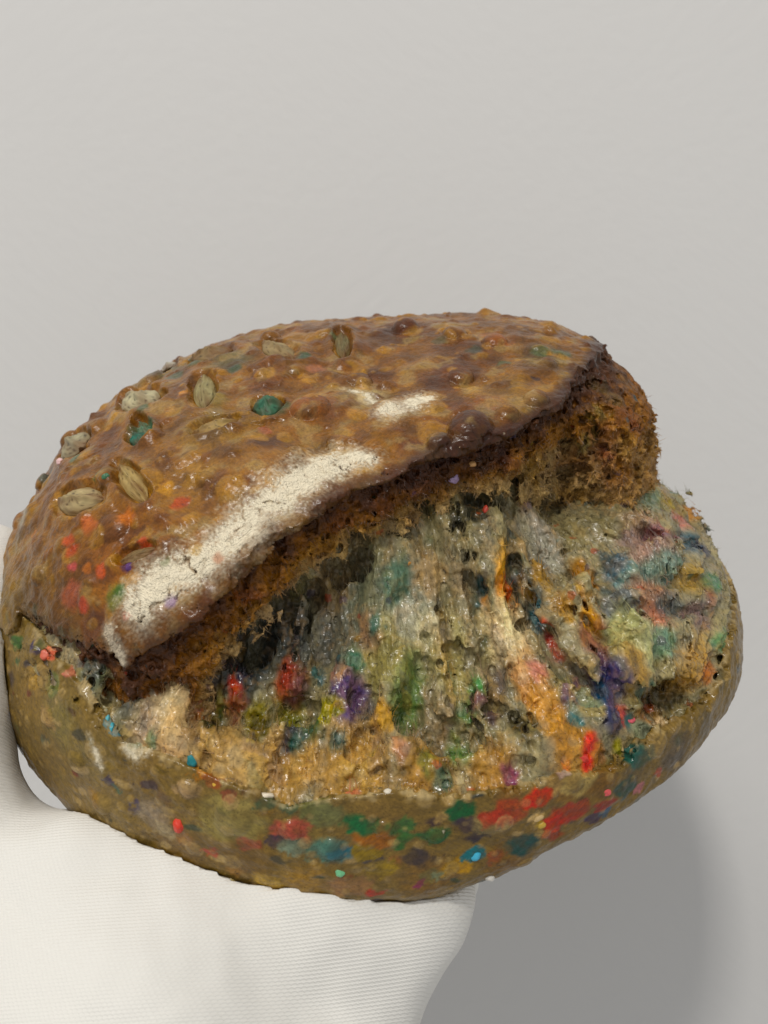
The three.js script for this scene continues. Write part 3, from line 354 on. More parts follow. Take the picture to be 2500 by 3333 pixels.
const CRUMB = [[550, 2400, 110, [188, 154, 108]], [700, 2480, 90, [186, 152, 98]], [900, 2520, 90, [178, 142, 86]], [1150, 2500, 110, [178, 142, 82]], [1400, 2530, 90, [168, 128, 68]], [1600, 2520, 70, [172, 128, 68]], [1850, 2430, 80, [168, 124, 62]], [1050, 2050, 90, [92, 92, 84]], [900, 2080, 100, [56, 62, 62]], [800, 2150, 84, [58, 64, 62]], [700, 2190, 76, [52, 54, 46]], [1200, 1950, 90, [116, 120, 100]], [1330, 1960, 80, [154, 154, 134]], [1300, 2100, 90, [168, 162, 118]], [1330, 2250, 70, [112, 138, 78]], [1250, 2150, 60, [152, 142, 92]], [1450, 2100, 60, [168, 158, 112]], [1430, 2300, 60, [142, 128, 100]], [1150, 2140, 30, [62, 116, 86]], [1340, 2290, 46, [106, 136, 80]], [1520, 2300, 34, [72, 112, 62]], [1500, 2420, 44, [72, 128, 58]], [1550, 2250, 22, [70, 132, 70]], [1610, 1830, 44, [218, 164, 76]], [1615, 1880, 40, [232, 158, 62]], [1628, 1940, 46, [244, 138, 28]], [1640, 1990, 34, [226, 160, 80]], [1590, 1770, 24, [186, 176, 56]], [1650, 1880, 15, [220, 60, 44]], [1660, 1935, 14, [214, 96, 70]], [1640, 2060, 66, [216, 198, 154]], [1690, 2150, 46, [208, 168, 118]], [1740, 2250, 54, [198, 144, 84]], [1790, 2340, 60, [198, 148, 78]], [1750, 2195, 30, [194, 128, 114]], [1575, 1900, 22, [34, 98, 104]], [1752, 1985, 34, [24, 92, 102]], [1738, 2030, 20, [18, 90, 112]], [1787, 2058, 22, [176, 38, 44]], [1800, 2105, 26, [152, 52, 56]], [1822, 2050, 15, [220, 92, 124]], [1745, 1900, 44, [154, 118, 52]], [1850, 2010, 36, [168, 124, 58]], [1900, 1900, 36, [182, 128, 58]], [1932, 2030, 28, [208, 152, 62]], [1740, 1760, 70, [156, 150, 134]], [1680, 1830, 20, [44, 66, 56]], [1690, 1880, 18, [76, 66, 82]], [1640, 1720, 36, [66, 72, 60]], [1600, 1730, 18, [36, 92, 54]],  // dark entries of the hollow under the lid mix dye with painted shade
  [2100, 1600, 60, [124, 144, 118]], [2180, 1640, 46, [172, 150, 62]], [2100, 1690, 44, [188, 154, 124]], [2220, 1690, 36, [174, 112, 98]], [2060, 1740, 36, [132, 112, 106]], [2150, 1738, 44, [112, 72, 88]], [2250, 1762, 50, [52, 86, 96]], [2290, 1790, 34, [34, 44, 72]], [2330, 1760, 28, [72, 78, 88]], [2120, 1800, 54, [172, 142, 128]], [2010, 1840, 46, [76, 104, 114]], [2160, 1850, 54, [122, 144, 128]], [2080, 1870, 44, [100, 134, 122]], [2250, 1880, 54, [174, 144, 78]], [2310, 1900, 38, [66, 118, 78]], [2120, 1920, 60, [168, 128, 104]], [2040, 1960, 54, [112, 118, 118]], [1990, 1990, 30, [60, 76, 114]], [2190, 1970, 44, [82, 88, 88]], [2280, 2010, 54, [134, 108, 108]], [2130, 2010, 44, [190, 128, 104]], [2050, 2080, 70, [178, 178, 124]], [2150, 2090, 44, [126, 158, 132]], [2280, 2100, 54, [190, 164, 108]], [2340, 2090, 30, [92, 138, 92]], [2050, 2180, 54, [172, 138, 78]], [2250, 2180, 70, [188, 148, 82]], [2300, 2190, 34, [194, 118, 58]], [2270, 1650, 30, [196, 140, 76]], [2200, 1570, 36, [110, 136, 112]], [2170, 1730, 40, [168, 104, 96]], [2060, 1620, 40, [140, 130, 92]],
  [1990, 2215, 54, [40, 34, 92]], [1985, 2285, 54, [24, 40, 98]], [1958, 2245, 22, [20, 88, 118]], [2042, 2335, 22, [210, 62, 82]], [2060, 2355, 20, [20, 84, 88]], [2110, 2260, 30, [52, 84, 62]], [2000, 2360, 24, [56, 52, 72]], [1850, 2268, 26, [72, 52, 84]], [1885, 2215, 18, [82, 52, 78]], [1868, 2330, 26, [30, 104, 104]], [1925, 2320, 30, [104, 112, 84]], [1905, 2462, 30, [226, 58, 44]], [1920, 2418, 22, [220, 62, 34]], [1838, 2482, 20, [208, 92, 62]], [2030, 2440, 20, [156, 154, 52]], [1955, 2460, 26, [176, 118, 62]], [2120, 2320, 34, [170, 110, 40]], [2200, 2330, 40, [150, 122, 72]], [2160, 2350, 18, [224, 196, 150]], [2090, 2380, 30, [140, 150, 128]],
  [1660, 2535, 26, [124, 40, 88]], [1130, 2262, 56, [58, 30, 110]], [640, 2240, 46, [122, 76, 32]], [620, 2300, 36, [168, 88, 32]], [700, 2310, 46, [76, 88, 36]], [760, 2300, 36, [122, 60, 40]], [755, 2240, 24, [174, 60, 46]], [800, 2170, 26, [32, 36, 64]], [720, 2130, 22, [174, 60, 52]], [840, 2330, 44, [132, 122, 36]], [960, 2310, 50, [118, 118, 36]], [1020, 2360, 44, [36, 78, 46]], [1080, 2310, 36, [154, 144, 34]], [940, 2210, 36, [168, 66, 50]], [1030, 2200, 24, [20, 88, 102]], [970, 2250, 36, [124, 76, 72]], [950, 2400, 36, [60, 62, 74]], [965, 2412, 20, [26, 80, 74]], [1100, 2420, 28, [52, 88, 78]], [1300, 2440, 26, [168, 120, 88]], [1440, 2540, 34, [62, 98, 78]], [1380, 2480, 30, [112, 116, 56]], [1240, 2330, 34, [200, 156, 74]], [500, 2320, 56, [154, 138, 118]], [420, 2260, 50, [96, 96, 86]], [300, 2180, 50, [86, 90, 80]], [270, 2130, 40, [80, 80, 70]], [560, 2290, 44, [204, 180, 140]], [1080, 1900, 60, [130, 112, 84]], [1400, 1860, 50, [172, 146, 108]], [1490, 1850, 40, [150, 140, 110]], [1560, 2300, 30, [110, 72, 76]], [1590, 2360, 40, [134, 126, 96]], [1720, 2400, 40, [116, 108, 72]], [1210, 2050, 40, [150, 120, 92]], [1290, 1900, 50, [92, 124, 100]], [1480, 2200, 50, [162, 150, 100]], [1060, 2330, 20, [160, 152, 40]], [500, 2430, 24, [120, 138, 100]], [640, 2440, 20, [96, 90, 84]], [1150, 2590, 20, [206, 120, 96]], [1230, 2030, 24, [70, 110, 96]], [1100, 2180, 24, [150, 110, 96]],
  [1550, 1830, 24, [50, 66, 60]], [1560, 1960, 24, [52, 84, 80]], [1575, 2080, 22, [92, 96, 74]], [1690, 1900, 26, [52, 60, 56]], [1715, 1960, 24, [40, 64, 64]], [1700, 1860, 18, [40, 40, 48]], [1540, 1690, 40, [36, 40, 34]], [1480, 1700, 26, [50, 52, 42]], [1960, 1800, 26, [70, 80, 78]], [1960, 1900, 22, [84, 96, 92]], [1830, 2012, 20, [34, 40, 36]], [1440, 2390, 40, [84, 72, 58]], [1530, 2440, 30, [48, 84, 44]], [1600, 2330, 30, [80, 58, 58]], [1690, 2380, 34, [70, 62, 36]], [1730, 2430, 30, [78, 66, 40]], [2180, 2270, 56, [72, 58, 28]], [2130, 2290, 30, [56, 46, 26]], [840, 2360, 34, [88, 76, 24]], [700, 2340, 40, [46, 50, 22]], [660, 2220, 40, [84, 50, 22]], [1190, 2290, 36, [86, 84, 72]],  // shade painted into valleys, pockets and caves, along with dark dye
  [1590, 1800, 24, [214, 176, 92]], [1645, 2100, 46, [222, 204, 162]], [1700, 2220, 34, [214, 170, 120]], [1770, 2300, 38, [208, 154, 86]], [1830, 2420, 46, [198, 144, 74]], [1740, 1880, 26, [178, 144, 78]], [1800, 1960, 26, [186, 146, 74]], [1860, 2040, 26, [192, 150, 78]], [1910, 1960, 26, [208, 152, 68]], [1740, 1760, 40, [182, 176, 156]], [1800, 1810, 34, [176, 172, 154]], [1330, 2020, 46, [184, 180, 154]], [1390, 2050, 40, [192, 184, 146]], [1260, 2340, 22, [206, 162, 80]], [560, 2300, 54, [212, 190, 148]], [590, 2380, 46, [212, 182, 134]], [1200, 2470, 50, [192, 156, 94]], [1000, 2490, 50, [188, 152, 92]], [800, 2500, 50, [196, 162, 106]]];
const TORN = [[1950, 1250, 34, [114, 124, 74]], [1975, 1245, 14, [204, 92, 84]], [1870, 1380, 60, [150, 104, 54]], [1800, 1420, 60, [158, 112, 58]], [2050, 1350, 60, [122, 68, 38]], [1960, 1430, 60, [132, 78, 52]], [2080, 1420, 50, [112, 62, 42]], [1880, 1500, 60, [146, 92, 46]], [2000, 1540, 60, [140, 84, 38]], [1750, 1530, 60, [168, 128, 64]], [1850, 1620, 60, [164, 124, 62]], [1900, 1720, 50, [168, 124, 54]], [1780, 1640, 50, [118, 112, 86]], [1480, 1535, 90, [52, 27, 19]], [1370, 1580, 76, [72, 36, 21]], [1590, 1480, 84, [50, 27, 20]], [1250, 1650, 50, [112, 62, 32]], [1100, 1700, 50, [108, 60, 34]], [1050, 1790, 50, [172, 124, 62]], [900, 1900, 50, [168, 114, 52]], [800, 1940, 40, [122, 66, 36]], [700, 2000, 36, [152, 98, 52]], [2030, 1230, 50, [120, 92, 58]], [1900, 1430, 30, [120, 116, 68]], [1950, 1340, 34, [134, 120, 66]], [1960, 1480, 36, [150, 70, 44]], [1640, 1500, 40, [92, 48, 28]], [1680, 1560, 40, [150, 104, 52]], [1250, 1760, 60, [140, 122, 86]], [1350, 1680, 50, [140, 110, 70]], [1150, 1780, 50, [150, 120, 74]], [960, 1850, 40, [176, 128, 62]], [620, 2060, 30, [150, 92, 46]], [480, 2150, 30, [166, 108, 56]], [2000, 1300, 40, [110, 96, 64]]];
const flowAt = (p, sdf) => { const n = gradOf(sdf, p, 1.5), t = p[0] > 52 ? [p[2] + 70, 0, -p[0]] : [-p[0], 50, -(p[2] + 70)], k = t[0] * n[0] + t[1] * n[1] + t[2] * n[2], v = t.map((c, i) => c - k * n[i]), m = Math.hypot(...v) || 1; return v.map((c) => c / m); };   // the way the crumb was stretched
function splats(list, gain, sdf, soft, grow = 1.12, level = 1, drawn = 0) {
  const items = list.map(([x, y, r, c]) => { const p = castNear(x, y, sdf), m = MM(r, p) * grow; return Object.assign([p[0], p[1], p[2], m], { c: rgb(...c).map((v) => Math.min(0.9, v * gain)), n: gradOf(sdf, p, 1.5), f: flowAt(p, sdf) }); });
  const find = bucket(items, 4 + (drawn ? 5 : 0), ballBox);
  return (x, y, z, wx, wy, wz, out, weight = 1) => {
    const near_ = find(x, y, z);
    if (near_) for (const s of near_) {
      const dx = (x + wx - s[0]) * level, dy = y + wy - s[1], dz = z + wz - s[2], h = dx * s.n[0] + dy * s.n[1] + dz * s.n[2], g = drawn ? dx * s.f[0] + dy * s.f[1] + dz * s.f[2] : 0, d = Math.sqrt(Math.max(0, dx * dx + dy * dy + dz * dz - 0.88 * h * h - drawn * g * g)) / s[3];
      if (d < 1.25) { const w = weight * sst(1.25, soft, d); out[0] = mix(out[0], s.c[0], w); out[1] = mix(out[1], s.c[1], w); out[2] = mix(out[2], s.c[2], w); }
    }
  };
}
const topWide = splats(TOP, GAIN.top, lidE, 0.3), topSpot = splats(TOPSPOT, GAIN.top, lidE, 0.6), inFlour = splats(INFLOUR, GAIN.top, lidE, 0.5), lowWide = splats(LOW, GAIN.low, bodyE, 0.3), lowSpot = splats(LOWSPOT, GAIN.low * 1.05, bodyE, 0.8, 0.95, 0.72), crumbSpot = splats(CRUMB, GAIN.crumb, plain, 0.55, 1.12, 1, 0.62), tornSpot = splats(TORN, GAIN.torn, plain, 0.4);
const DYES = [[30, 96, 70], [24, 96, 110], [190, 62, 46], [180, 130, 40], [70, 50, 86], [206, 100, 60], [120, 126, 60], [50, 60, 92]].map((c) => rgb(...c).map((v) => v * 0.75));
const DARKS = [[30, 62, 44], [52, 40, 56], [28, 58, 66], [120, 46, 34], [96, 76, 22], [48, 52, 40], [86, 56, 26], [40, 44, 62]].map((c) => rgb(...c));
const VEINS = [[60, 112, 92], [150, 140, 70], [110, 92, 100], [196, 158, 92]].map((c) => rgb(...c));
const tint = (out, c, w) => { out[0] = mix(out[0], c[0], w); out[1] = mix(out[1], c[1], w); out[2] = mix(out[2], c[2], w); };
const base = { low: rgb(128, 104, 56), crumb: rgb(150, 140, 108), torn: rgb(164, 118, 60), top: rgb(136, 93, 46), brown: rgb(62, 33, 17), rust: rgb(106, 63, 29), gold: rgb(180, 134, 70), pale: rgb(200, 180, 138), amber: rgb(120, 72, 26), glassy: rgb(192, 186, 160), flour: rgb(242, 231, 204), cream: rgb(186, 158, 108) };
const col = [0, 0, 0];
let flourHere = 0;
function paint(x, y, z, kind) {
  const a = noise(x / 3.1, y / 3.1, z / 3.1), b = noise(x / 1.1 + 6, y / 1.1, z / 1.1), c = noise(x / 8 + 3, y / 8, z / 8), f = noise(x * 2.1, y * 2.1, z * 2.1);
  const w1 = 1.3 * noise(x / 2.4, y / 2.4, z / 2.4 + 50) + 0.6 * b, w2 = 1.3 * noise(x / 2.4 + 70, y / 2.4, z / 2.4) + 0.5 * f, w3 = 1.3 * noise(x / 2.4, y / 2.4 + 90, z / 2.4) + 0.5 * b;
  flourHere = 0;
  if (kind === 3) {                                            // lid's crust: browned in blotches, paler where a blister is thin
    col[0] = base.top[0]; col[1] = base.top[1]; col[2] = base.top[2];
    topWide(x, y, z, w1 * 1.2, w2 * 1.2, w3 * 1.2, col, 0.85);
    const n2 = noise(x / 4.1 + 9, y / 4.1, z / 4.1), n1 = noise(x / 13, y / 13, z / 13), wx = x + 1.6 * n2, wy = y - 1.4 * n2, wz = z + 1.3 * n1 + 0.8 * n2;
    const bl = balls(wx, wy, wz, 7.5, 0.2, 0.5, 0.75, 3), bid = HR[cellId], bs = balls(wx + 3, wy, wz, 3.2, 0.15, 0.48, 0.7, 40), sid = HR[PERM[cellId + 9]];
    const patch = noise(x / 5.2 + 33, y / 5.2, z / 5.2) + 0.5 * a + 0.3 * b; tint(col, base.brown, 0.54 * sst(0.06, 0.4, patch)); tint(col, base.cream, 0.46 * sst(0.15, 0.5, -patch));
    const b4 = balls(wx, wy + 7, wz, 4.8, 0.2, 0.52, 0.7, 77), b4id = HR[PERM[cellId + 21]]; if (b4 < 0) tint(col, b4id > 0.62 ? base.gold : b4id > 0.3 ? base.rust : base.amber, 0.55 * sst(0, 0.4, -b4));
    if (bl < 0) tint(col, bid > 0.4 ? base.gold : base.rust, 0.5 * sst(0, 0.7, -bl));
    if (bs < 0) tint(col, sid > 0.45 ? base.gold : base.rust, 0.4 * sst(0, 0.35, -bs));
    topSpot(x, y, z, w1 * 0.6, w2 * 0.6, w3 * 0.6, col, 0.8);
    const side = sst(16, -2, D.up + 5 * c) * sst(-50, -70, x); if (side > 0) { tint(col, base.low, 0.8 * side); lowWide(x, y, z, w1, w2, w3, col, side); lowSpot(x, y, z, w1, w2, w3, col, side); }   // the skin goes on unbroken round the left end
    const m = 1 + 0.34 * a + 0.22 * b + 0.16 * c + 0.12 * f; col[0] *= m; col[1] *= m * (1 + 0.05 * b); col[2] *= m * (1 + 0.12 * a);
    const edgeBurn = sst(-5 - 3 * a, -1.2, D.q) * sst(-78, -64, x) * (0.6 + 0.4 * sst(-12, 20, x + z * 0.2 + 14 * c)); tint(col, base.brown, 0.92 * edgeBurn);
    const fl = flour(x, y, z); flourHere = fl;
    if (fl > 0) { tint(col, base.flour, Math.min(0.94, 1.15 * fl) * (1 - 0.85 * crack(x, y, z)) * (1 - 0.8 * edgeBurn)); inFlour(x, y, z, w1 * 0.5, w2 * 0.5, w3 * 0.5, col, 0.6); }
    const speck = balls(x, y, z, 2.1, 0.02, 0.13, 0.22, 200); if (speck < 0 && HR[cellId] < 0.05 + 0.3 * sst(-26, -4, D.q) && HR[PERM[cellId + 40]] < 0.5) { tint(col, base.flour, 0.9); }
    if (speck < 0.05 && HR[cellId] > 0.19) tint(col, base.brown, 0.6);
  } else if (kind === 0) {                                     // lower crust: thin, half see-through skin with dyed dough behind it
    col[0] = base.low[0]; col[1] = base.low[1]; col[2] = base.low[2];
    lowWide(x, y, z, w1, w2, w3, col, 0.8);
    const d1 = balls(x, y, z, 11, 0.1, 0.4, 0.55, 170), id = cellId;
    if (d1 < 0) tint(col, DYES[id & 7], 0.55 * sst(0, 1.4, -d1) * (HR[PERM[id + 3]] > 0.35 ? 1 : 0));
    const d3 = balls(x * 0.62 + 1.2 * a, y * 1.1 + a, z * 0.8, 3.5, 0.1, 0.4, 0.6, 15), id3 = cellId;   // small dyed bits behind the skin, drawn out along it
    if (d3 < 0) tint(col, HR[PERM[id3 + 5]] > 0.62 ? base.cream : DARKS[id3 & 7], 0.74 * sst(0, 0.35, -d3));
    lowSpot(x, y, z, w1 * 1.2 + 0.5 * f, w2 * 0.8 + 0.5 * b, w3 * 0.8 + 0.5 * f, col, clamp(0.86 + 0.4 * a + 0.2 * b, 0, 0.96));
    const bl = balls(x, y, z, 6.5, 0.1, 0.44, 0.6, 90), bs = balls(x + 5, y, z, 2.6, 0.15, 0.45, 0.6, 140);
    if (bl < 0) tint(col, base.cream, (0.3 + 0.42 * sst(-0.5, 0, bl)) * sst(0, 0.25, -bl));
    if (bs < 0) tint(col, base.cream, 0.32 * sst(0, 0.25, -bs));
    const m = 1 + 0.24 * a + 0.18 * b + 0.14 * f; col[0] *= m; col[1] *= m; col[2] *= m * (1 + 0.12 * c);
    const fl = flour(x, y, z); flourHere = fl; if (fl > 0) tint(col, base.flour, 0.9 * fl);
    tint(col, base.pale, 0.55 * sst(-1.3, -0.3, D.up + 1.2 * a + 0.8 * b - 0.6));
    const speck = balls(x, y, z, 2.4, 0.02, 0.11, 0.16, 200); if (speck < 0) tint(col, HR[PERM[cellId + 7]] > 0.5 ? base.flour : base.brown, 0.7);
  } else {
    const lid = kind === 2, rt = sst(52, 64, x), s1 = rt > 0.5 ? noise(FV[5] / 8, y / 1.8, FV[6] / 8) : noise(FV[5] / 1.8, FV[6] / 7, y / 7), s2 = rt > 0.5 ? noise(FV[5] / 12 + 11, y / 3.4, FV[6] / 12) : noise(FV[5] / 4 + 11, FV[6] / 14, y / 14);
    if (lid) {
      col[0] = base.torn[0]; col[1] = base.torn[1]; col[2] = base.torn[2];
      const below = -D.l + 1.6 * a + 1.2 * b + 1.5 * c + 3 * sst(40, 56, x);          // millimetres below the skin: baked dark at the skin, golden, then pale
      const rtl = sst(40, 56, x);
      tint(col, base.pale, 0.6 * sst(9, 15, below) * (1 - rtl * 0.6)); tint(col, base.rust, 0.7 * sst(11.5, 7.5, below));
      tornSpot(x, y, z, w1, w2, w3, col, 0.62); tint(col, base.brown, 0.85 * sst(7.6, 4.2, below));   // scorched next to the skin
    } else {
      col[0] = base.crumb[0]; col[1] = base.crumb[1]; col[2] = base.crumb[2];
      const d1 = balls(x * 1.3, y * 0.7, z * 0.7, 12, 0.1, 0.42, 0.6, 30), id = cellId;
      if (d1 < 0) tint(col, DYES[id & 7], 0.5 * sst(0, 1.6, -d1));
      const st = 2.0 * (rt > 0.5 ? noise(FV[5] / 14, y / 1.7, FV[6] / 14) : noise(FV[5] / 1.9 + 30, FV[6] / 12, y / 12));
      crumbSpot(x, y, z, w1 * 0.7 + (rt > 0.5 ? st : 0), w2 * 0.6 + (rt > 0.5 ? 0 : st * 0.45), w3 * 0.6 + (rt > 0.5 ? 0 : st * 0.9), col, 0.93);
      const vein = rt > 0.5 ? noise(FV[5] / 16, y / 2.4 + 9, FV[6] / 16) : noise(FV[5] / 3.2 + 60, FV[6] / 18, y / 18); if (vein > 0.3) tint(col, VEINS[(c + 1) * 3 & 3], 0.3 * sst(0.3, 0.55, vein));
      const ax = mix(FV[5] * 0.85, x * 0.6, rt), ay = mix(y * 0.6, y * 1.05, rt), az = mix(FV[6] * 0.6, z * 0.6, rt), cell = balls(ax, ay, az, 2.1, 0.2, 0.54, 0.75, 11);   // torn-open bubbles are pale and glassy inside, toasted on their rims
      if (cell < 0) tint(col, base.glassy, 0.2 * sst(0, 0.3, -cell)); else tint(col, base.gold, 0.2 * sst(0, 0.35, cell) * sst(-0.3, 0.4, s2 + b)); tint(col, base.pale, 0.12 * sst(0.15, 0.6, -s2 + 0.4 * s1));
    }
    const m = 1 + 0.3 * s1 + 0.22 * b + 0.2 * a + 0.14 * f; col[0] *= m; col[1] *= m; col[2] *= m * (1 + 0.16 * s2);
    const d2 = balls(x, y, z, 3.4, 0.05, 0.3, 0.16, 55); if (d2 < 0) tint(col, DYES[PERM[cellId + 17] & 7], 0.55);
  }
  const lum = 0.3 * col[0] + 0.55 * col[1] + 0.15 * col[2], sat = kind === 3 ? (flourHere > 0.4 ? 1 : 1.2) : kind === 0 ? 1.14 : 1.2;   // dyes and browning as strong as they are
  for (let i = 0; i < 3; i++) col[i] = clamp(lum + (col[i] - lum) * sat, 0.004, 0.86);
}

// ---------------------------------------------------------------- the loaf
const T0 = Date.now();
const STEP = globalThis.STEP_MM || 0.37;
const net = nets(full, [-92, -26, -88], [92, 84, 82], STEP, 0.7);
console.log('loaf', net.nv, net.I.length / 3, Date.now() - T0);
const loaf = new THREE.Group(); loaf.name = 'bread_loaf'; scene.add(loaf);
loaf.position.set(CENTRE[0] / 1000, 1.4 + CENTRE[1] / 1000, CENTRE[2] / 1000); loaf.rotation.x = TILT;
loaf.userData = { label: 'round multicoloured sourdough loaf torn open under its browned, floury crust', category: 'bread' };
// fine relief under a millimetre: foam for the torn crumb, wrinkles and grains for the crust
function relief(S, tile, fn) { const d = new Uint8Array(S * S * 4); for (let j = 0; j < S; j++) for (let i = 0; i < S; i++) { const h = clamp(fn(i / S, j / S), 0, 1) * 255; d[(j * S + i) * 4] = d[(j * S + i) * 4 + 1] = d[(j * S + i) * 4 + 2] = h; d[(j * S + i) * 4 + 3] = 255; } const t = new THREE.DataTexture(d, S, S); t.wrapS = t.wrapT = THREE.RepeatWrapping; t.magFilter = THREE.LinearFilter; t.repeat.set(1 / tile, 1 / tile); t.needsUpdate = true; return t; }
function cells2(u, v, n, salt) {   // wrapped cellular noise in the plane: distances to the two nearest points
  u *= n; v *= n; const fu = Math.floor(u), fv = Math.floor(v); let a = 9, b = 9;
  for (let i = -1; i <= 1; i++) for (let j = -1; j <= 1; j++) { const ci = (fu + i + n) % n, cj = (fv + j + n) % n, h = PERM[(PERM[(ci + salt) & 255] + cj) & 255], du = fu + i + HR[h] - u, dv = fv + j + HR[PERM[h + 55]] - v, d = Math.sqrt(du * du + dv * dv); if (d < a) { b = a; a = d; } else if (d < b) b = d; }
  return [a, b];
}
const wave = (u, v, nu, nv, salt) => { const a = u * 6.2831853, b = v * 6.2831853, ru = nu / 6.2831853, rv = nv / 6.2831853; return noise(Math.cos(a) * ru + salt, Math.sin(a) * ru + Math.cos(b) * rv, Math.sin(b) * rv + salt); };
const foamMap = relief(768, 0.026, (u, v) => { const w = 0.012 * wave(u, v, 12, 12, 3), [a, b] = cells2(u + w, v * 0.5 + w, 24, 3), [c, d] = cells2(u - w, v, 44, 90); return 0.28 + 0.55 * sst(0.45, 0, b - a) + 0.3 * sst(0.4, 0, d - c) + 0.25 * Math.abs(wave(u, v, 90, 14, 7)) - 0.2; });
const skinMap = relief(768, 0.03, (u, v) => 0.45 + 0.35 * wave(u, v, 40, 40, 1) + 0.3 * wave(u, v, 90, 90, 9) + 0.25 * Math.abs(wave(u, v, 22, 22, 4)));
// fine grain of the colour: paler rims and darker pits of the foam, freckles of the crust
const foamTone = relief(1024, 0.031, (u, v) => { const w = 0.014 * wave(u, v, 12, 12, 13), [a, b] = cells2(u + w, v * 0.5 + w, 34, 23), [c, d] = cells2(u - w, v, 64, 70), e = b - a; return 0.72 + 0.16 * sst(0.5, 0, e) - 0.26 * sst(0.16, 0.05, a) + 0.12 * sst(0.35, 0, d - c) + 0.1 * wave(u, v, 110, 30, 17) + 0.12 * wave(u, v, 16, 16, 31); });
const skinTone = relief(1024, 0.034, (u, v) => { const [a] = cells2(u, v, 60, 41), [c] = cells2(u, v, 100, 141); return 0.8 + 0.2 * wave(u, v, 60, 60, 21) + 0.16 * wave(u, v, 120, 120, 19) - 0.42 * sst(0.17, 0.08, a) * (wave(u, v, 20, 20, 5) > 0.1 ? 1 : 0) + 0.3 * sst(0.16, 0.06, c) * (wave(u, v, 24, 24, 8) > 0.2 ? 1 : 0); });
const grainMap = relief(512, 0.02, (u, v) => 0.4 + 0.5 * wave(u, v, 46, 46, 2) + 0.4 * wave(u, v, 100, 100, 5));
const M = {
  top: new THREE.MeshPhysicalMaterial({ vertexColors: true, roughness: 0.4, specularIntensity: 0.4, clearcoat: 0.36, clearcoatRoughness: 0.18, map: skinTone, bumpMap: skinMap, bumpScale: 0.00014, name: 'browned crust' }),
  flour: new THREE.MeshPhysicalMaterial({ vertexColors: true, roughness: 0.95, specularIntensity: 0.15, bumpMap: grainMap, bumpScale: 0.0004, name: 'flour' }),
  low: new THREE.MeshPhysicalMaterial({ vertexColors: true, roughness: 0.45, specularIntensity: 0.25, clearcoat: 0.4, clearcoatRoughness: 0.12, map: skinTone, bumpMap: skinMap, bumpScale: 0.0001, name: 'thin crust' }),
  crumb: new THREE.MeshPhysicalMaterial({ vertexColors: true, roughness: 0.4, specularIntensity: 0.5, clearcoat: 0.5, clearcoatRoughness: 0.16, map: foamTone, bumpMap: foamMap, bumpScale: 0.00007, name: 'moist crumb' }),
  torn: new THREE.MeshPhysicalMaterial({ vertexColors: true, roughness: 0.42, specularIntensity: 0.6, map: foamTone, bumpMap: foamMap, bumpScale: 0.0002, name: 'torn crust' }),
  plainTorn: new THREE.MeshPhysicalMaterial({ vertexColors: true, roughness: 0.5, specularIntensity: 0.5, name: 'seed skin' }),
  wisp: new THREE.MeshPhysicalMaterial({ vertexColors: true, roughness: 0.9, transmission: 0.35, thickness: 0, name: 'thin crumb' }),
};
const add = (name, geometry, material, parent) => { const m = new THREE.Mesh(geometry, material); m.name = name; m.castShadow = m.receiveShadow = true; (parent || scene).add(m); return m; };
const kindOf = new Uint8Array(net.nv), colours = new Float32Array(net.nv * 3);
for (let i = 0; i < net.nv; i++) {
  const x = net.P[i * 3], y = net.P[i * 3 + 1], z = net.P[i * 3 + 2];
  part = 1; full(x, y, z); const k = part;
  paint(x, y, z, k); kindOf[i] = flourHere > 0.5 ? (k === 3 ? 4 : k) : k; colours.set(col, i * 3);
}
console.log('painted', Date.now() - T0);
{
  const names = [['lower_crust', M.low], ['crumb', M.crumb], ['torn_crumb', M.torn], ['top_crust', M.top], ['flour_dusting', M.flour]];
  const made = [];
  names.forEach(([name, material], kind) => {
    const map = new Int32Array(net.nv).fill(-1), idx = []; let n = 0;
    for (let t = 0; t < net.I.length; t += 3) if (kindOf[net.I[t]] === kind) for (let c = 0; c < 3; c++) { const v = net.I[t + c]; if (map[v] < 0) map[v] = n++; idx.push(map[v]); }
    const P = new Float32Array(n * 3), N = new Float32Array(n * 3), C = new Float32Array(n * 3), UV = new Float32Array(n * 2);
    for (let v = 0; v < net.nv; v++) if (map[v] >= 0) for (let c = 0; c < 3; c++) { P[map[v] * 3 + c] = net.P[v * 3 + c] / 1000; N[map[v] * 3 + c] = net.N[v * 3 + c]; C[map[v] * 3 + c] = colours[v * 3 + c]; }
    for (let v = 0; v < net.nv; v++) if (map[v] >= 0) {   // relief runs in metres along the surface: round the side, over the top, or along the stretch of the crumb
      const x = net.P[v * 3], y = net.P[v * 3 + 1], z = net.P[v * 3 + 2], o = map[v] * 2, around = Math.atan2(x, z + 70) * 110, out = Math.hypot(x, z + 70);
      UV[o] = (kind === 3 || kind === 4 ? x : around + 0.2 * y) / 1000; UV[o + 1] = (kind === 0 ? y : kind === 3 || kind === 4 ? z - 0.5 * y : 0.75 * out - 0.75 * y) / 1000;
    }
    const g = new THREE.BufferGeometry(); g.setAttribute('position', new THREE.BufferAttribute(P, 3)); g.setAttribute('normal', new THREE.BufferAttribute(N, 3)); g.setAttribute('color', new THREE.BufferAttribute(C, 3)); g.setAttribute('uv', new THREE.BufferAttribute(UV, 2)); g.setIndex(new THREE.BufferAttribute(new Uint32Array(idx), 1));
    made.push(add(name, g, material, loaf));
  });
  made[1].userData.label = 'open crumb with dyed streaks and deep holes';
  made[2].userData.label = 'ragged torn edge under the lifted crust';
  made[4].userData.label = 'cracked white flour on the crust';
}

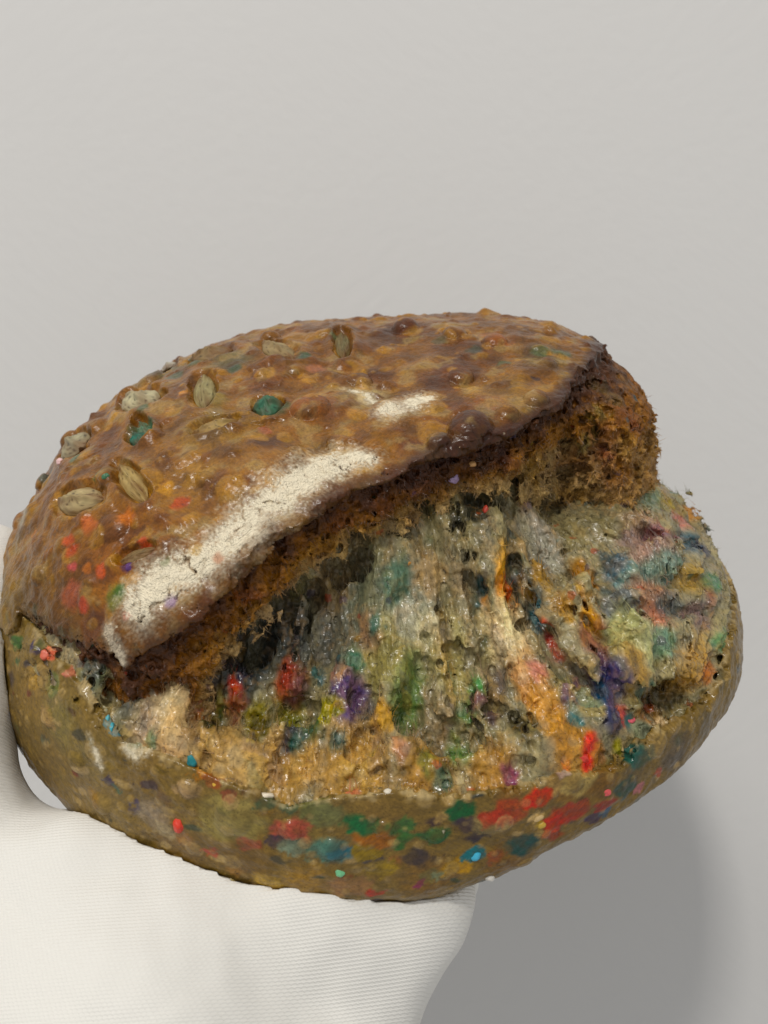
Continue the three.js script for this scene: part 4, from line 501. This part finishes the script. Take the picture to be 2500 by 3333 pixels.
// seeds baked into the crust: flat pointed lenses, speckled
const rand = rng(11);
seedPlaces.forEach((s, n) => {
  const g = new THREE.SphereGeometry(1, 40, 26), p = g.attributes.position, C = new Float32Array(p.count * 3), base_ = rgb(...s.color).map((v) => v * 0.78);
  for (let i = 0; i < p.count; i++) {
    let u = p.getX(i), w = p.getY(i), v = p.getZ(i);
    const taper = 1 - 0.38 * Math.pow(Math.abs(u), 2.2), ridge = 0.12 * Math.exp(-(v * v) * 18);
    const wob = 0.1 * noise(u * 2.2 + n * 7, v * 2.2, w * 2.2);
    p.setXYZ(i, u * s.a * (1 + wob), (w * 0.34 * (1 - 0.3 * u * u) + (w > 0 ? ridge + 0.08 * noise(u * 5 + n, v * 5, 1) : 0)) * s.b * 1.5, v * s.b * taper * (1 + wob));
    const k = 1 + 0.35 * noise(u * 4 + n, v * 4, w * 3) - 0.7 * sst(0.28, 0.5, noise(u * 9 + n * 3, v * 9, 4)); for (let c = 0; c < 3; c++) C[i * 3 + c] = mix(base_[c] * Math.max(0.12, k), base.rust[c], clamp(0.18 + 0.5 * noise(u * 1.6 + n * 5, v * 1.6, 2) + 0.4 * Math.abs(u) * Math.abs(u), 0, 0.7));
  }
  g.computeVertexNormals(); g.setAttribute('color', new THREE.BufferAttribute(C, 3)); g.deleteAttribute('uv');
  const m = add('seed', g, M.plainTorn, loaf), k = -0.5;
  const X = new THREE.Vector3(...s.U), Y = new THREE.Vector3(...s.n), Z = new THREE.Vector3(...s.V);
  Y.addScaledVector(Z, 0.25 * (rand() - 0.5)).normalize(); Z.crossVectors(X, Y).normalize(); Y.crossVectors(Z, X);
  const mt = new THREE.Matrix4().makeBasis(X, Y, Z); m.quaternion.setFromRotationMatrix(mt);
  m.scale.setScalar(0.001); m.position.set((s.p[0] + s.n[0] * k) / 1000, (s.p[1] + s.n[1] * k) / 1000, (s.p[2] + s.n[2] * k) / 1000);
});

// sugar pearls and nut crumbs stuck in the crust: x, y, half width, half height in pixels, colour
const pearlMaterials = new Map();
[[1547, 2783, 19, 17, [72, 196, 232]], [1106, 2838, 18, 16, [128, 212, 154]], [1593, 2852, 17, 15, [244, 238, 226]], [1970, 2575, 18, 15, [240, 96, 96]], [585, 2683, 22, 26, [232, 62, 36]], [628, 2472, 20, 24, [18, 132, 138]], [862, 2592, 30, 12, [236, 222, 196]], [1097, 2607, 26, 12, [204, 154, 222]], [2045, 2342, 22, 14, [238, 104, 116]], [1760, 2682, 15, 13, [220, 182, 64]], [1475, 1556, 20, 18, [186, 160, 200]], [1500, 1448, 20, 14, [238, 208, 162]], [1536, 1511, 17, 11, [234, 178, 112]], [1507, 1512, 12, 8, [232, 196, 140]], [197, 1504, 13, 12, [238, 196, 194]], [425, 1847, 18, 16, [96, 52, 118]], [1892, 2466, 26, 16, [232, 70, 60]], [748, 2862, 22, 13, [232, 208, 132]], [1262, 2580, 16, 12, [236, 226, 204]], [1750, 2660, 20, 13, [222, 190, 130]], [1580, 1660, 9, 15, [200, 70, 50]], [700, 2552, 10, 9, [236, 188, 60]], [150, 2132, 20, 18, [230, 112, 84]], [365, 2368, 8, 15, [70, 176, 190]], [352, 2340, 8, 12, [96, 186, 196]], [2155, 2352, 26, 9, [226, 204, 160]], [345, 1552, 14, 12, [64, 120, 84]], [1330, 1832, 9, 9, [214, 150, 70]], [1318, 2020, 12, 10, [24, 126, 124]], [820, 2170, 8, 6, [110, 170, 180]]].forEach(([x, y, a, b, c], n) => {
  const p = castNear(x, y, full), A = MM(a, p), Bm = MM(b, p), key = c.join();
  if (!pearlMaterials.has(key)) pearlMaterials.set(key, new THREE.MeshPhysicalMaterial({ color: new THREE.Color().setRGB(...rgb(...c).map((v) => v * 0.82)), roughness: 0.4, name: 'sugar' }));
  const g = new THREE.IcosahedronGeometry(1, 3), q = g.attributes.position;
  for (let i = 0; i < q.count; i++) { const X = q.getX(i), Y = q.getY(i), Z = q.getZ(i), k = 1 + 0.22 * noise(X * 1.4 + n * 9, Y * 1.4, Z * 1.4); q.setXYZ(i, X * k * A, Y * k * Bm, Z * k * Bm); }
  g.computeVertexNormals(); g.deleteAttribute('uv');
  const m = add('sugar_pearl', g, pearlMaterials.get(key), loaf); m.scale.setScalar(0.001);
  const w = away(p, -0.5 * Bm); m.position.set(w[0] / 1000, w[1] / 1000, w[2] / 1000); m.rotation.set(-TILT, 0, (rand() - 0.5) * 0.6);
});

// torn shreds that stand off the edges of the tear: thin tapering wisps, too many to count
{
  const P = [], N = [], C = [], I = [];
  const r = rng(23), cand = [];
  for (let i = 0; i < net.nv; i++) { const k = kindOf[i]; if (k === 1 || k === 2) cand.push(i); }
  let made = 0;
  for (let tries = 0; tries < 200000 && made < 20000; tries++) {
    const i = cand[(r() * cand.length) | 0], x = net.P[i * 3], y = net.P[i * 3 + 1], z = net.P[i * 3 + 2];
    plain(x, y, z);
    const k = kindOf[i], atEdge = k === 2 ? (-D.l < 7 ? 0.12 : 0.5) : (Math.abs(D.up) < 3 ? 0.5 : 0.3);
    if (D.up < -2 || r() > atEdge || D.q < -14) continue;
    // how sharp the place is: wisps grow from crests
    const nx = net.N[i * 3], ny = net.N[i * 3 + 1], nz = net.N[i * 3 + 2];
    const laid = k === 1 && r() < 0.62;   // half of the crumb's wisps lie along the stretch
    if (!laid && full(x - nx * 0.9, y - ny * 0.9, z - nz * 0.9) < -0.55) continue;
    let L = (k === 2 ? 0.6 + 1.4 * r() * r() : 0.5 + 1.5 * r() * r()), w = 0.09 + 0.16 * r();
    if (laid) { L = 1.2 + 2.6 * r(); w = 0.04 + 0.07 * r(); }
    const down = k === 2 ? 0.6 : 0, fx = -x / (FV[6] + 1), fz = -(z + 70) / (FV[6] + 1), dir = laid ? new THREE.Vector3(fx + (r() - 0.5) * 0.4 + nx * 0.3, 0.7 + (r() - 0.5) * 0.5 + ny * 0.1, fz + (r() - 0.5) * 0.4 + nz * 0.3).normalize() : new THREE.Vector3(nx + (r() - 0.5) * 1.1, ny + (r() - 0.5) * 1.1 - down, nz + (r() - 0.5) * 1.1).normalize();
    const side = new THREE.Vector3(r() - 0.5, r() - 0.5, r() - 0.5).cross(dir).normalize(), up = new THREE.Vector3().crossVectors(dir, side), bend = new THREE.Vector3((r() - 0.5), (r() - 0.5), (r() - 0.5)).multiplyScalar(0.9 * L);
    const o = P.length / 3, ox = x - nx * 0.2, oy = y - ny * 0.2, oz = z - nz * 0.2, lum = 0.85 + 0.5 * r();
    for (let s = 0; s < 3; s++) { const t = s / 2, ww = w * (1 - t * 0.9), flat = 0.35; for (const [a, b] of [[1, 0], [-0.5, flat], [-0.5, -flat]]) { P.push((ox + dir.x * L * t + bend.x * t * t + (side.x * a + up.x * b) * ww) / 1000, (oy + dir.y * L * t + bend.y * t * t + (side.y * a + up.y * b) * ww) / 1000, (oz + dir.z * L * t + bend.z * t * t + (side.z * a + up.z * b) * ww) / 1000); N.push(side.x * a + up.x * b * 3, side.y * a + up.y * b * 3, side.z * a + up.z * b * 3); for (let c = 0; c < 3; c++) C.push(clamp(colours[i * 3 + c] * lum, 0, 0.85)); } }
    for (let s = 0; s < 2; s++) for (let e = 0; e < 3; e++) { const a = o + s * 3 + e, b = o + s * 3 + (e + 1) % 3; I.push(a, b, a + 3, b, b + 3, a + 3); }
    made++;
  }
  const g = new THREE.BufferGeometry(); g.setAttribute('position', new THREE.Float32BufferAttribute(P, 3)); g.setAttribute('normal', new THREE.Float32BufferAttribute(N, 3)); g.setAttribute('color', new THREE.Float32BufferAttribute(C, 3)); g.setIndex(I); g.normalizeNormals();
  const m = add('torn_shreds', g, M.wisp, loaf); m.userData.kind = 'stuff'; m.userData.label = 'fine torn wisps of crumb along the tear';
  console.log('shreds', made, Date.now() - T0);
}

// ---------------------------------------------------------------- the gloved hand under the loaf (millimetres from the eye)
const W3 = (px, py, depth) => [(px - 1250) / F_PX * depth, -(py - 1666.5) / F_PX * depth, -depth];
const fromLoaf = (x, y, z) => [CENTRE[0] + x, CENTRE[1] + y * CT - z * ST, CENTRE[2] + y * ST + z * CT];
const wrist = W3(600, 3780, 200), bones = [];
const limb = (...pts) => { for (let i = 0; i + 1 < pts.length; i++) bones.push([pts[i], pts[i + 1]]); };
const J = (p, r) => [...p, r];
// four palm bones and fingers, flat against the loaf's underside
[[7, 12, 62], [-12, 13, 70], [-34, 13, 68], [-54, 13, 62]].forEach(([x, r, len], i) => {
  const heel = [wrist[0] + (x + 18) * 0.66, wrist[1] + 8, wrist[2] - 6];
  const kA = fromLoaf(x, -16, 62), k0 = fromLoaf(x + 2, -24 - r, 34), k1 = fromLoaf(x * 1.05, -20 - r * 0.86, -4), k2 = fromLoaf(x * 1.08, -20 - r * 0.8, -34), k3 = fromLoaf(x * 1.08, -19 - r * 0.7, -34 - len * 0.33);
  limb(J(i ? heel : [heel[0] + 4, heel[1], heel[2]], i ? r + 9 : r + 4), J(kA, i ? r + 1.5 : r - 1), J(k0, r + 1.5), J(k1, r * 0.86), J(k2, r * 0.78), J(k3, r * 0.68));
});
// thumb: its ball beside the wrist, then round the loaf's left side
limb(J([wrist[0] - 24, wrist[1] + 20, wrist[2] - 2], 26), J(W3(-110, 3080, 216), 24), J(W3(-238, 2560, 218), 15.5), J(W3(-205, 2200, 224), 13.5), J(W3(-90, 1950, 234), 11.5), J(W3(-35, 1850, 240), 9.5));
limb(J([wrist[0] - 8, wrist[1] + 22, wrist[2] + 2], 28), J(W3(560, 3090, 226), 22));
// forearm
limb(J(wrist, 33), J([wrist[0] - 6, wrist[1] - 70, wrist[2] + 6], 34), J([wrist[0] - 12, wrist[1] - 200, wrist[2] + 20], 40));
limb(J([wrist[0] + 14, wrist[1], wrist[2]], 27), J([wrist[0] + 8, wrist[1] - 70, wrist[2] + 6], 30), J([wrist[0] + 4, wrist[1] - 200, wrist[2] + 20], 36));
function hand(x, y, z) {
  const l = toLocal(x - CENTRE[0], y - CENTRE[1], z - CENTRE[2]), out = 0.15 - bodyE(l[0], l[1], l[2]);
  if (out > 6) return out;
  let d = 1e9;
  for (const [a, b] of bones) { const v = cone(x, y, z, a, b); d = d > 1e8 ? v : smin(d, v, 10); }
  if (d < 6 && d > -6) { d += 0.7 * noise(x / 17, y / 17, z / 17) + 0.3 * noise(x / 6, y / 9, z / 6) + 0.16 * sst(0.16, 0, Math.abs(noise(x / 30 + 3, y / 22 + x / 60, z / 30))); }
  // the cloth rests on the loaf and goes nowhere into it
  return Math.max(d, out);
}
{
  const n = nets(hand, [-105, -300, -345], [45, 10, -150], 1.1, 2.6, 3.3);
  console.log('hand', n.nv, Date.now() - T0);
  const g = new THREE.BufferGeometry(), P = n.P.map((v, i) => v / 1000 + (i % 3 === 1 ? 1.4 : 0)), uv = new Float32Array(n.nv * 2);
  for (let i = 0; i < n.nv; i++) { const x = n.P[i * 3], y = n.P[i * 3 + 1], z = n.P[i * 3 + 2]; uv[i * 2] = (x + 0.35 * z + 0.12 * y) / 1000; uv[i * 2 + 1] = (y - 0.55 * z - 0.18 * x - 0.0011 * x * x) / 1000; }
  g.setAttribute('position', new THREE.BufferAttribute(P, 3)); g.setAttribute('normal', new THREE.BufferAttribute(n.N, 3)); g.setAttribute('uv', new THREE.BufferAttribute(uv, 2)); g.setIndex(new THREE.BufferAttribute(n.I, 1));
  // knit: interlocking loops in rows, one loop about 1 mm wide
  const S = 256, data = new Uint8Array(S * S * 4), r = rng(3);
  for (let j = 0; j < S; j++) for (let i = 0; i < S; i++) {
    const u = i / S * 8, v = j / S * 8, row = Math.floor(v), f = v - row, uu = u + (row & 1) * 0.5, c = uu - Math.floor(uu);
    const arch = Math.abs(c - 0.5) * 2, y = f - 0.28 * (1 - arch * arch);
    const loop = Math.exp(-Math.pow((y - 0.34) / 0.26, 2)), gap = Math.exp(-Math.pow((c - 0.5) / 0.16, 2) - Math.pow((f - 0.92) / 0.2, 2));
    const h = clamp(0.25 + 0.7 * loop - 0.5 * gap + 0.05 * (r() - 0.5), 0, 1); data.set([h * 255, h * 255, h * 255, 255], (j * S + i) * 4);
  }
  const knit = new THREE.DataTexture(data, S, S); knit.wrapS = knit.wrapT = THREE.RepeatWrapping; knit.magFilter = THREE.LinearFilter; knit.repeat.set(1 / 0.0068, 1 / 0.0056); knit.needsUpdate = true;
  const m = add('gloved_hand', g, new THREE.MeshPhysicalMaterial({ color: new THREE.Color().setRGB(0.79, 0.775, 0.73), roughness: 0.82, specularIntensity: 0.3, sheen: 0.3, sheenRoughness: 0.6, bumpMap: knit, bumpScale: 0.0001, name: 'white knit' }));
  m.userData = { label: 'hand in a white knitted glove holding the loaf from underneath', category: 'hand' };
}

// ---------------------------------------------------------------- wall and lamps
{
  const S = 512, data = new Uint8Array(S * S * 4);
  for (let j = 0; j < S; j++) for (let i = 0; i < S; i++) { const a = i / S * 6.2831853, b = j / S * 6.2831853, h = 0.5 + 0.5 * fbm(Math.cos(a) * 9, Math.sin(a) * 9 + Math.cos(b) * 9, Math.sin(b) * 9, 3); data.set([h * 255, h * 255, h * 255, 255], (j * S + i) * 4); }
  const relief = new THREE.DataTexture(data, S, S); relief.wrapS = relief.wrapT = THREE.RepeatWrapping; relief.magFilter = THREE.LinearFilter; relief.repeat.set(20, 12); relief.needsUpdate = true;
  const wall = add('wall', new THREE.BoxGeometry(5, 2.8, 0.12), new THREE.MeshStandardMaterial({ color: new THREE.Color().setRGB(0.625, 0.62, 0.61), roughness: 0.88, bumpMap: relief, bumpScale: 0.0002, name: 'wall paint' }));
  wall.position.set(0, 1.4, -0.368 - 0.06); wall.userData = { label: 'plain pale grey painted wall behind the loaf', category: 'wall', kind: 'structure' };
}
lampSpots.forEach((s, n) => {
  const t = new THREE.Group(); t.name = n ? 'added_fill_lamp_' + String(n).padStart(3, '0') : 'ceiling_lamp'; scene.add(t);
  const back = s.light.position.clone().sub(AIM).normalize();
  t.position.copy(s.light.position).addScaledVector(back, 0.012); t.quaternion.copy(s.light.quaternion);
  t.userData = { label: n ? 'added fill lamp, larger and fainter, higher over the loaf' : 'small bright square lamp in front of the loaf', category: 'lamp' };
  const w = s.size, glow = add('diffuser', new RoundedBoxGeometry(w, w, 0.008, 2, 0.003), new THREE.MeshStandardMaterial({ color: 0xffffff, emissive: new THREE.Color().setRGB(...s.color), emissiveIntensity: 1.0, roughness: 0.6 }), t);
  glow.castShadow = false;
  const body = add('housing', new RoundedBoxGeometry(w * 1.12, w * 1.12, 0.03, 2, 0.006), new THREE.MeshStandardMaterial({ color: 0xe8e8e8, roughness: 0.5 }), t);
  body.position.z = 0.022;
});

renderer.render(scene, camera);
